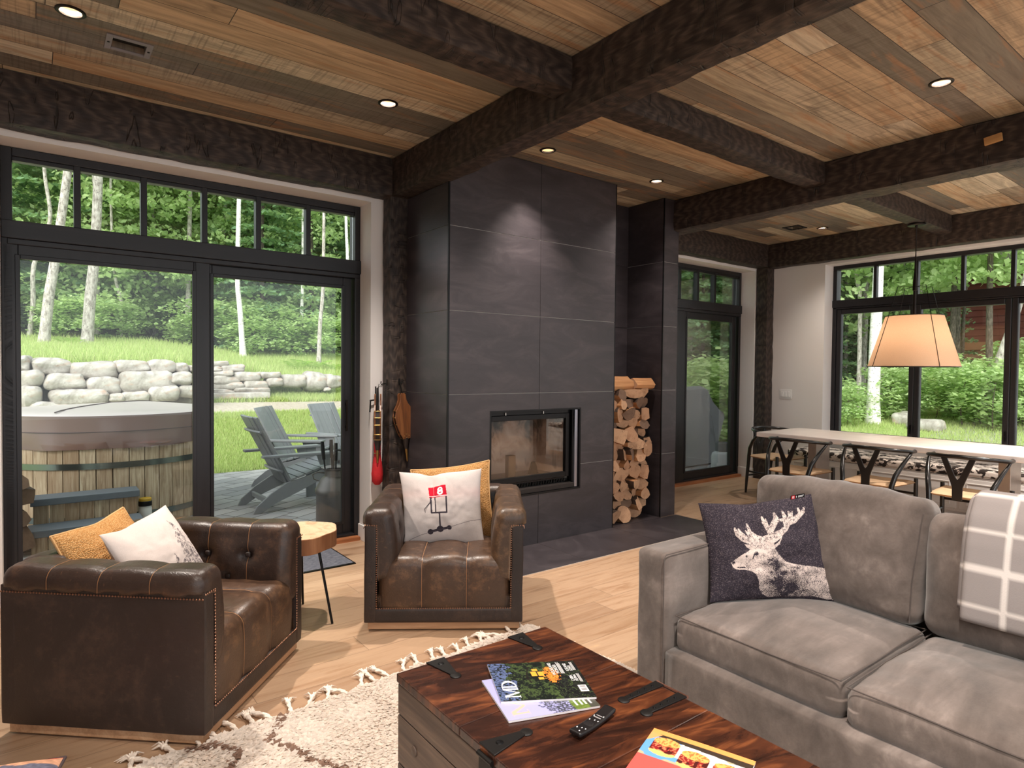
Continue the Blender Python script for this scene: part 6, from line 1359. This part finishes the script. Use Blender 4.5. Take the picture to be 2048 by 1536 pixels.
FEAT = [('maple_tree', 'thick pale grey trunk leaning slightly right of the left pane centre, behind the boulder wall', [(.953, 17, 1.5), (1.034, 17, 2.836), (1.135, 17, 3.964), (1.211, 17, 5.764), (1.267, 17, 7.336), (1.3, 17, 12)], .125, 'barkgrey', 0), ('maple_tree', 'thick pale grey trunk leaning right, left of the thicker one behind the wall', [(.167, 16.5, 1.5), (.276, 16.5, 2.74), (.393, 16.5, 3.592), (.603, 16.5, 5.311), (.763, 16.5, 7.038), (.9, 16.6, 11)], .11, 'barkgrey', 1), ('maple_tree', 'crooked slim grey trunk at the left end of the sliding door', [(-.094, 19, 1.7), (.017, 19, 2.803), (.044, 19, 3.761), (.361, 19, 4.881), (.254, 19, 6.181), (.183, 19, 9)], .06, 'barkgrey', None), ('maple_tree', 'thin wavy trunk between the thick trunk and the door mullion', [(1.886, 20, 1.8), (1.926, 20, 3.008), (1.758, 20, 3.935), (1.7, 20, 5.794), (1.7, 20, 9)], .047, 'barkgrey', None),
        ('birch_tree', 'bright white birch trunk in the left part of the right door pane', [(4.3, 17, 1.5), (4.216, 17, 2.815), (4.157, 17, 3.635), (4.196, 17, 5.598), (4.246, 17, 7.494), (4.3, 17, 12)], .07, 'barkwhite', 0), ('birch_tree', 'banded white birch trunk near the middle of the right door pane', [(6.47, 19, 1.8), (6.469, 19, 2.793), (6.498, 19, 3.849), (6.51, 19, 6.101), (6.478, 19, 10)], .06, 'barkwhite', None), ('maple_tree', 'slim grey trunk with a bend near the right side of the right door pane', [(5.89, 16, 1.2), (5.928, 16, 2.468), (6.005, 16, 3.443), (6.028, 16, 5.444), (6.077, 16, 9)], .058, 'barkgrey', None), ('birch_tree', 'white birch trunk in the rightmost transom pane', [(6.509, 15.5, 1.2), (6.491, 15.5, 3.115), (6.46, 15.5, 4.241), (6.417, 15.5, 5.345), (6.385, 15.5, 9)], .052, 'barkwhite', None), ('maple_tree', 'faint thin trunk deep in the woods left of the door mullion', [(2.989, 22, 1.8), (2.967, 22, 3.075), (3.024, 22, 3.996), (2.874, 22, 9)], .061, 'barkgrey', None), ('maple_tree', 'shaded trunk standing far behind between the two thick grey trunks', [(.912, 24, 2.2), (.945, 24, 4.015), (.99, 24, 4.95), (1.048, 24, 10)], .109, 'barkdark', None),
        ('birch_tree', 'stout white-barked trunk on the lawn edge seen past the left side of the lamp shade', [(15, 6.297, 0), (15, 6.283, 1.879), (15, 6.249, 3.658), (15, 6.227, 4.982), (15, 6.2, 9)], .135, 'barkwhite', None), ('maple_tree', 'mottled trunk leaning to the right at the right edge of the dining window', [(16, 4.614, .1), (16, 4.374, 1.242), (16, 4.178, 1.97), (16, 3.951, 2.88), (16, 3.5, 5)], .106, 'barkgrey', None), ('maple_tree', 'dark straight trunk in front of the red house', [(19, 5.972, .4), (19, 5.991, 2.491), (19, 6.015, 4.039), (19, 6.04, 5.582), (19, 6.05, 10)], .097, 'barkdark', 1), ('maple_tree', 'thin dark trunk just right of the dark straight one before the red house', [(19.5, 6.006, .4), (19.5, 6.002, 2.514), (19.5, 5.975, 3.3), (19.5, 5.8, 7)], .053, 'barkdark', None), ('maple_tree', 'slim pale trunk at the left side of the dining window', [(18, 7.932, -.1), (18, 7.955, 3.349), (18, 8.081, 4.318), (18, 8.158, 9)], .062, 'barkgrey', None), ('maple_tree', 'pale trunk behind the pendant lamp rod', [(22, 8.419, .4), (22, 8.422, 2.093), (22, 8.429, 4.314), (22, 8.45, 10)], .064, 'barkgrey', 0),
        ('birch_tree', 'pale birch trunk at the left edge of the narrow glass door', [(15, 11.294, -.4), (15, 11.296, 1.68), (15, 11.261, 3.396), (15, 11.255, 9)], .10, 'barkwhite', None), ('maple_tree', 'slender grey trunk in the middle of the narrow glass door', [(18, 12.666, -.5), (18, 12.775, 3.071), (18, 12.783, 9)], .06, 'barkgrey', 1)]
for nm, lb, P, r, bk, hi in FEAT:
    o = thing(nm, lb, 'tree', P[0], 0, 'trees with trunks in clear view'); b = Vector(P[0]); trunk_mesh([Vector(p)-b for p in P], r, r*.55, MA[bk], 'trunk', o, 14)
    if hi is not None: f = attach(o, 'foliage', HIGH[hi]); f.location = (0, 0, .5)
    else:
        f = attach(o, 'foliage', HIGH[len(lb) % 2]); f.location = (0, 1.5 if P[0][0] < 10 else .5, 2.5)
rg = random.Random(77); k = 0
def scatter(n, az0, az1, d0, d1, label, coni=.3, crowns=(0, 1, 2, 3), s0=.8, s1=1.15, grp=''):
    pts = []; tries = 0
    while len(pts) < n and tries < n*60:
        tries += 1; d = sqrt(rg.uniform(d0*d0, d1*d1)); a = radians(rg.uniform(az0, az1)); x, y = d*sin(a), d*cos(a)
        if all((x-p)**2+(y-q)**2 > (1.5 if d < 26 else 2.0)**2 for p, q in pts):
            pts.append((x, y)); c = rg.random() < coni; i = rg.choice(crowns)
            if c: j = rg.randrange(2); tree('hemlock_tree', 'dark layered hemlock '+label, x, y, CONI[j], trunk_data('c', j, 6, .08, MA['barkdark']), rg.uniform(s0, s1), rg.uniform(0, 6.28), 'hemlocks '+grp)
            else: j = rg.randrange(3); tree('maple_tree', 'leafy green tree '+label, x, y, CROWN[i], trunk_data('d', j, 11, .10, MA['barkgrey' if j else 'barkdark']), rg.uniform(s0, s1), rg.uniform(0, 6.28), 'leafy trees '+grp)
scatter(26, -6, 27, 20.5, 29, 'in the woods above the boulder wall', .35, (0, 1, 2), grp='above the boulder wall')
scatter(26, -7, 28, 30, 46, 'far back in the woods above the boulder wall', .2, (0, 1, 2), 1.1, 1.5, 'far back above the boulder wall')
scatter(10, 49, 58, 17, 27, 'seen through the narrow glass door', .2, (0, 2), grp='beyond the narrow glass door')
scatter(15, 58, 70.5, 20, 31, 'in the woods beyond the dining window', .12, (0, 1, 3), grp='beyond the dining window')
scatter(3, 78, 86, 20, 31, 'in the woods beyond the dining window', .12, (0, 1, 3), grp='beyond the dining window')
for a_, d_, i_ in ((72.2, 18.6, 3), (74.6, 17.6, 3), (77.3, 18.2, 3)): tree('maple_tree', 'leafy green tree hanging over the front of the red house', d_*sin(radians(a_)), d_*cos(radians(a_)), CROWN[i_], trunk_data('d', 0, 11, .05, MA['barkdark']), .78, a_, 'trees before the red house')
scatter(24, 46, 86, 33, 48, 'far back beyond the dining window', .15, (0, 1), 1.1, 1.5, 'far back beyond the dining window')
def shrubs(n, az0, az1, d0, d1, label, grp, s0=.7, s1=1.3):
    for i in range(n):
        d = rg.uniform(d0, d1); a = radians(rg.uniform(az0, az1)); x, y = d*sin(a), d*cos(a); t = thing('shrub', label, 'shrub', (x, y, float(ground(x, y))), rg.uniform(0, 6.28), grp); q = rg.uniform(s0, s1); t.scale = (q, q, q); attach(t, 'foliage', SHRUB[i % 3])
        st = trunk_data('s', 0, 1.0, .015, MA['barkdark']); attach(t, 'stem', st)
shrubs(30, -5, 25, 18.3, 22, 'low leafy shrub at the forest edge above the boulder wall', 'shrubs above the boulder wall')
shrubs(24, 57, 82, 15.8, 20, 'low leafy shrub at the lawn edge beyond the dining window', 'shrubs beyond the dining window')
shrubs(9, 49.5, 57, 12.5, 16, 'leafy shrub seen through the narrow glass door', 'shrubs beyond the narrow glass door', .9, 1.5)
def fern(x, y, s, label):
    t = thing('fern', label, 'fern', (x, y, float(ground(x, y))), 0, 'ferns on the bank')
    for i in range(11):
        a = 2*pi*i/11+rg.uniform(-.2, .2); L = s*rg.uniform(.8, 1.15); V = []; F = []
        for j in range(15):
            q = j/14; c = Vector((cos(a)*L*(q*.75), sin(a)*L*q*.75, L*(.95*q-.55*q*q))); sd = Vector((-sin(a), cos(a), .1)); w = L*.19*sin(pi*min(1, q*.93+.07))
            for e in (-1, 1):
                b = len(V); V += [c, c+sd*e*w+Vector((cos(a), sin(a), 0))*w*.5, c+Vector((cos(a), sin(a), .3))*L*.05]; F.append((b, b+1, b+2))
        npmesh('frond', V, F, MA['fern'], t)
for (x, y, s, lb) in ((5.0, 15.0, .62, 'large bright fern clump left, above the right boulders'), (5.45, 15.1, .6, 'bright fern clump in the middle above the right boulders'), (5.9, 14.9, .45, 'smaller fern at the right above the right boulders'), (.62, 16.4, .5, 'pale fern between the two thick grey trunks')): fern(x, y, s, lb)
# ------------------------------------------------------------------ patio things
MA['cedar'] = None
def mat_cedar():
    t = NT('weathered_cedar_staves'); v = t.obj(); g = t.noise(t.mapv(v, (26, 26, 2.2)), 1.6, 5, .62, .7); oi = t.n('NewGeometry'); r = oi.outputs['Random Per Island']
    c = t.ramp(g, [(.3, lin((140, 120, 98))), (.5, lin((186, 166, 140))), (.7, lin((212, 196, 170)))]); c = t.mix(t.m('MULTIPLY', r, .55), c, lin((138, 104, 78))); t.bsdf(c, .85, 0, t.bump(g, .4, .005), .2); return t.mat
MA['cedar'] = mat_cedar()
MA['vinyl'] = plain('brown_vinyl_cover', (112, 84, 76), .34, var=.15, vs=5, bump=.15, bs=12, Coat_Weight=.8, Coat_Roughness=.25)
MA['slate'] = plain('slate_blue_tread', (96, 102, 108), .6, var=.12, vs=20)
MA['deckgrey'] = plain('charcoal_poly_lumber', (126, 128, 132), .40, var=.08, vs=20)
TC, TR_ = (.62, 7.46), .92
t = thing('hot_tub', 'round cedar hot tub with a brown vinyl cover outside the sliding door', 'hot tub', (*TC, -.085))
m = MB(); n = 46
for i in range(n):
    a0, a1 = 2*pi*i/n+.004, 2*pi*(i+1)/n-.004; r0, r1 = TR_-.05, TR_-.005
    V = [(r*cos(a), r*sin(a), z) for z in (0, .90) for r in (r0, r1) for a in (a0, a1)]
    m.add(V, [(0, 1, 3, 2), (4, 6, 7, 5), (2, 3, 7, 6), (0, 4, 5, 1), (0, 2, 6, 4), (1, 5, 7, 3)])
m.build('stave_wall', MA['cedar'], t, fixn=True)
for z in (.585, .12):
    m = MB(); m.lathe([(TR_-.004, z-.026), (TR_+.004, z-.026), (TR_+.004, z+.026), (TR_-.004, z+.026)], n=64, cap=False); m.build('steel_band', plain('band_steel', (120, 128, 124), .22, .9), t, smooth=True)
# peaked cover with a fold line across it, soft wrinkled skirt
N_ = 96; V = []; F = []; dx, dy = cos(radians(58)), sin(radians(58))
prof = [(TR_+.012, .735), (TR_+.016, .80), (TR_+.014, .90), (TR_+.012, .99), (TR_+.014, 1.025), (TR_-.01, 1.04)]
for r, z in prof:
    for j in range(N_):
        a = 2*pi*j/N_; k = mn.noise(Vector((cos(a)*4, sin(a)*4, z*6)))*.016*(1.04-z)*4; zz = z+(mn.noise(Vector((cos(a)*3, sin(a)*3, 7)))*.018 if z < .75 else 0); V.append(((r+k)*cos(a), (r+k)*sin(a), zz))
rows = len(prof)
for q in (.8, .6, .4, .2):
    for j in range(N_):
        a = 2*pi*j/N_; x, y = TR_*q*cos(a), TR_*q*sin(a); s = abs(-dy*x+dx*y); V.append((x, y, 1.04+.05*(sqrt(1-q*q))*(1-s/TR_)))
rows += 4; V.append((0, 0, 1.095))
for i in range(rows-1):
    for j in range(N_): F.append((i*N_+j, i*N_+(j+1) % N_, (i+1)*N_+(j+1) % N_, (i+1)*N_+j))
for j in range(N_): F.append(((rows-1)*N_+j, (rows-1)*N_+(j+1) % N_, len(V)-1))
m = MB(); m.add(V, F, [1 if all(i >= 4*N_ for i in f) else 0 for f in F]); cv = m.build('vinyl_cover', [MA['vinyl'], plain('sky_sheen_cover_top', (186, 174, 172), .35, var=.08, vs=4)], t, smooth=True, sharp=40)  # paler top has the sky's reflection put into its colour
m = MB(); P = []
for i in range(21): s_ = (i/10-1)*(TR_-.03); P.append((dx*s_, dy*s_, 1.043+.05*sqrt(max(0, 1-(s_/TR_)**2))))
m.tube(P, .006, 6); m.build('fold_seam', plain('dark_seam', (70, 52, 50), .7), cv, smooth=True)
P = [((TR_+.017)*cos(2*pi*i/80), (TR_+.017)*sin(2*pi*i/80), .885) for i in range(81)]; m = MB(); m.tube(P, .004, 6, cap=False); m.build('skirt_seam', plain('dark_seam_b', (70, 52, 50), .7), cv, smooth=True)
t = thing('tub_steps', 'two-tread wooden hot tub steps with slate grey treads', 'steps', (.36, 6.30, -.085))
for i, (x0, x1, y0, y1, z) in enumerate(((-.385, .375, .0, .235, .385), (-.40, .375, -.26, .01, .185))):
    m = MB(); m.bb(x0, x1, y0, y1, z-.055, z); m.build('tread', MA['slate'], t, bev=.004)
    m = MB(); k = 7
    for j in range(k): w_ = (x1-x0-.04)/k; m.bb(x0+.02+j*w_+.002, x0+.02+(j+1)*w_-.002, y0+.02, y0+.04, 0, z-.056)
    m.build('riser_boards', MA['cedar'], t)
    for s_ in (x0+.02, x1-.04): m = MB(); m.bb(s_, s_+.02, y0+.04, y1-.02, 0, z-.056); m.build('side_board', MA['cedar'], t)
t = thing('tub_jar', 'white plastic jar with a black and yellow lid beside the tub steps', 'jar', (.79, 6.42, -.085))
m = MB(); m.lathe([(.05, 0), (.052, .005), (.052, .20), (.046, .215), (.046, .225)], n=24); m.build('jar_body', plain('white_plastic', (216, 214, 210), .5), t, smooth=True)
m = MB(); m.lathe([(.054, .222), (.054, .262), (.05, .266)], n=24); m.build('black_collar', MA['black'], t, smooth=True)
m = MB(); m.lathe([(.05, .264), (.05, .285), (.045, .29)], n=24); m.build('yellow_lid', plain('yellow_plastic', (190, 150, 40), .5), t, smooth=True)
# weathered split logs at the far left
rg2 = random.Random(5); k = 0
for (x, z, w_, h_) in ((-.10, .04, .22, .2), (-.13, .23, .24, .18), (-.08, .38, .2, .14), (-.12, .52, .22, .15)):
    o = log(log_outline(w_, h_, 2 if k % 2 else 3, rg2), .45, [MA['darkend'], MA['darkend'], MA['bark']], (x, 6.0, z), ['lowest weathered log of the little pile at the left door edge', 'second weathered log from the ground at the left door edge', 'third weathered log from the ground at the left door edge', 'topmost weathered log of the little pile at the left door edge'][k], rg2.uniform(-.3, .3), .2, 300+k); o['group'] = 'weathered logs outside the door'; k += 1
# milk can with fire irons
t = thing('milk_can', 'old dark metal milk can standing outside the right door pane', 'milk can', (2.168, 5.45, -.083))
MA['can'] = plain('patinated_can', (104, 98, 94), .42, .5, var=.25, vs=9, bump=.2, bs=40)
m = MB(); m.lathe([(.165, 0), (.172, .008), (.172, .33), (.181, .345), (.181, .375), (.172, .39), (.165, .40), (.13, .47), (.10, .495), (.098, .51), (.098, .545), (.128, .562), (.13, .57), (.118, .566), (.094, .55), (.094, .50)], n=48, cap=False); m.lathe([(.165, 0.001), (.001, 0.001)], n=24, cap=False); m.build('can_body', MA['can'], t, smooth=True, sharp=40)
for s_ in (-1, 1):
    m = MB(); a = radians(-60 if s_ > 0 else 160); c, s = cos(a), sin(a); m.tube([(.145*c, .145*s, .45), (.19*c, .19*s, .47), (.20*c, .20*s, .51), (.16*c, .16*s, .53), (.10*c, .10*s, .52)], .006, 8); m.build('can_handle', MA['can'], t, smooth=True)
for i, (dx_, dy_, hh, lb, kd) in enumerate(((-.10, .03, .80, 'leftmost black fire iron standing in the milk can', 0), (-.05, -.03, .82, 'second black fire iron from the left in the milk can', 0), (.01, .03, .78, 'third black fire iron in the milk can, with a short handle', 0), (-.02, .0, .72, 'black fire iron with a curled hook end in the milk can', 1))):
    f = thing('fire_iron', lb, 'fire iron', (2.168, 5.45, -.08), 0, 'fire irons in the milk can'); bx, by = dx_*.3, dy_*.3; tx, ty = dx_*1.15, dy_
    m = MB(); m.tube([(bx, by, .03), (tx*.9, ty*.9, hh-.14)], .007, 8); m.build('shaft', MA['matte'], f, smooth=True)
    m = MB()
    if kd == 0: m.tube([(tx*.88, ty*.88, hh-.16), (tx*.95, ty*.95, hh-.08), (tx, ty, hh)], [.014, .017, .015], 10)
    else: m.tube([(tx*.9, ty*.9, hh-.14), (tx, ty, hh-.06), (tx+.03, ty, hh), (tx+.08, ty, hh-.01), (tx+.10, ty, hh-.07), (tx+.12, ty, hh-.085)], .010, 8)
    m.build('grip', MA['matte'], f, smooth=True)
# adirondack chairs: face local +x
def adirondack(label, loc, rz):
    t = thing('adirondack_chair', label, 'outdoor chair', loc, rz, 'grey adirondack chairs on the patio'); D = MA['deckgrey']
    side = [(-.44, 0), (-.36, .0), (-.22, .085), (.0, .17), (.25, .275), (.42, .325), (.42, .42), (.30, .40), (.05, .315), (-.10, .285), (-.26, .19), (-.40, .075)]
    for s in (-1, 1):
        m = MB(); m.prism(side, s*.255-.013, s*.255+.013, 'y'); m.build('side_rail', D, t, bev=.004, fixn=True)
        m = MB(); m.bb(.31, .42, s*.283-.014, s*.283+.014, 0, .555); m.build('leg', D, t, bev=.004)
        ar = [(-.36, s*.265), (-.36, s*.34), (.25, s*.37), (.46, s*.37), (.47, s*.25), (.20, s*.245)]
        m = MB(); m.prism(ar if s > 0 else ar[::-1], .556, .582, 'z'); m.build('armrest', D, t, bev=.005, fixn=True)
        m = MB(); m.prism([(.24, .44), (.31, .44), (.31, .555), (.20, .555)], s*.283-.012, s*.283+.012, 'y'); m.build('arm_bracket', D, t, fixn=True)
    for i in range(6):
        x0 = -.075+i*.083; sl = .36; z0 = .335+(x0+.0)*.335 if x0 < .34 else .44
        m = MB(); m.box((x0+.037, 0, .315+.30*(x0+.037)+.012), (.076, .535, .022), R=Matrix.Rotation(-radians(17), 3, 'Y')); m.build('seat_slat', D, t, bev=.004)
    A = Vector((-.04, 0, .26)); B = Vector((-.40, 0, .96)); u = (B-A); L = u.length; u.normalize(); ang = math.atan2(u.x, u.z)
    for i in range(5):
        y = (i-2)*.106; m = MB(); m.box((0, 0, 0), (.022, .100, L-abs(i-2)*.0), R=Matrix.Rotation(ang, 3, 'Y')); o = m.build('back_slat', D, t, bev=.004); cv_ = .018*(1-((i-2)/2.)**2); c = (A+B)/2; o.location = (c.x-cv_*.9, y, c.z-.0)
    for q, w_ in ((.22, .52), (.80, .50)):
        c = A.lerp(B, q); P = [(c.x-.03-.02*(1-(j/6-1)**2), (j/6-1)*w_/2, c.z-.01) for j in range(13)]; m = MB(); m.tube(P, .014, 6); m.build('back_batten', D, t)
    m = MB(); m.bb(-.30, -.27, -.24, .24, .09, .14); m.build('rear_stretcher', D, t, bev=.003)
    m = MB(); m.bb(.40, .42, -.24, .24, .30, .40); m.build('front_apron', D, t, bev=.003)
adirondack('charcoal adirondack chair nearest the glass, seen from its side', (2.15, 6.74, -.083), radians(2))
adirondack('charcoal adirondack chair behind the nearest one, its slatted back facing the lawn', (2.62, 7.95, -.083), radians(-38))
adirondack('charcoal adirondack chair cut off by the right door stile', (3.40, 8.28, -.083), radians(-62))
# covered grill, propane tank
t = thing('covered_grill', 'barbecue grill under a grey fitted cover outside the narrow glass door', 'grill', (8.2, 6.15, -.083))
pf = [(-.52, .02), (-.50, .40), (-.62, .62), (-.60, .80), (-.42, 1.10), (-.30, 1.20), (.18, 1.22), (.28, 1.19), (.46, .97), (.62, .80), (.625, .73), (.48, .40), (.42, .02)]
V = []; F = []; K = 9; n = len(pf); 
P2 = []
for i in range(n):
    a, b = Vector(pf[i]), Vector(pf[(i+1) % n])
    for k in range(5): P2.append(a.lerp(b, k/5))
n = len(P2)
for j in range(K):
    y = (j/(K-1)-.5)*.5; e = abs(2*j/(K-1)-1); s = 1-.10*e**6
    for p in P2:
        k = .012*mn.noise(Vector((p.x*5, y*6, p.y*4))); V.append((p.x*s+k, y*(1 if p.y < .85 else .62+.0*p.y)+k, (p.y if p.y < .1 else p.y*(1-.03*e**4))+k*.5))
for j in range(K-1):
    for i in range(n): F.append((j*n+i, j*n+(i+1) % n, (j+1)*n+(i+1) % n, (j+1)*n+i))
F += [tuple(range(n))[::-1], tuple(range((K-1)*n, K*n))]
m = MB(); m.add(V, F); m.build('fitted_cover', plain('grey_grill_cover', (118, 118, 122), .5, var=.12, vs=4, bump=.3, bs=10), t, smooth=True, sharp=30, fixn=True)
m = MB(); m.tube([(.24, -.19, 1.17), (.16, -.215, .95), (.22, -.258, .75), (.34, -.258, .35)], .005, 6); m.build('piping', plain('light_piping', (150, 150, 150), .6), t, smooth=True)
for x in (-.5, .5):
    m = MB(); m.bb(x-.05, x+.05, -.2, .2, 0, .06); m.build('foot', MA['black'], t)
t = thing('propane_tank', 'white propane tank on the ground beside the covered grill', 'propane tank', (7.77, 5.25, -.083))
m = MB(); m.lathe([(.10, 0), (.10, .03), (.14, .05), (.153, .09), (.153, .25), (.14, .30), (.09, .335), (.02, .345)], n=32); m.build('tank_body', plain('white_tank_paint', (208, 210, 212), .35), t, smooth=True)
m = MB(); m.lathe([(.10, .33), (.105, .45), (.098, .455), (.095, .34)], n=32, cap=False); m.build('collar', plain('grey_collar', (110, 114, 116), .5), t, smooth=True)
m = MB(); m.lathe([(.02, .345), (.02, .40), (.03, .40), (.03, .43)], n=16); m.build('valve', MA['brass'], t, smooth=True)
# red house in the woods
t = thing('red_house', 'dark red clapboard house half hidden by trees beyond the dining window', 'house', (26.0, 4.0, 1.0))
m = MB()
for i in range(12): z = 1.45+i*.22; m.box((-.03, 0, z+.11), (.05, 9.0, .23), R=Matrix.Rotation(radians(8), 3, 'Y'))
m.build('clapboard_siding', plain('dark_red_siding', (116, 58, 50), .7, var=.1, vs=2), t)
m = MB(); m.bb(-.12, .0, -4.5, 4.5, 1.18, 1.45); m.build('trim_band', plain('tan_trim', (164, 116, 84), .7), t)
m = MB(); m.bb(-.02, .1, -4.5, 4.5, -1.2, 1.18); m.build('lower_wall', plain('tan_lower_wall', (156, 118, 92), .8), t)
m = MB(); m.bb(.05, 6, -4.45, 4.45, -1.2, 4.0); m.build('house_body', plain('dark_red_wall', (110, 56, 50), .8), t)
m = MB(); m.prism([(-.9, 3.95), (6.9, 3.95), (3.0, 5.9)], -4.9, 4.9, 'y'); m.build('roof', plain('grey_shingle_roof', (120, 108, 108), .9, var=.2, vs=6), t, fixn=True)
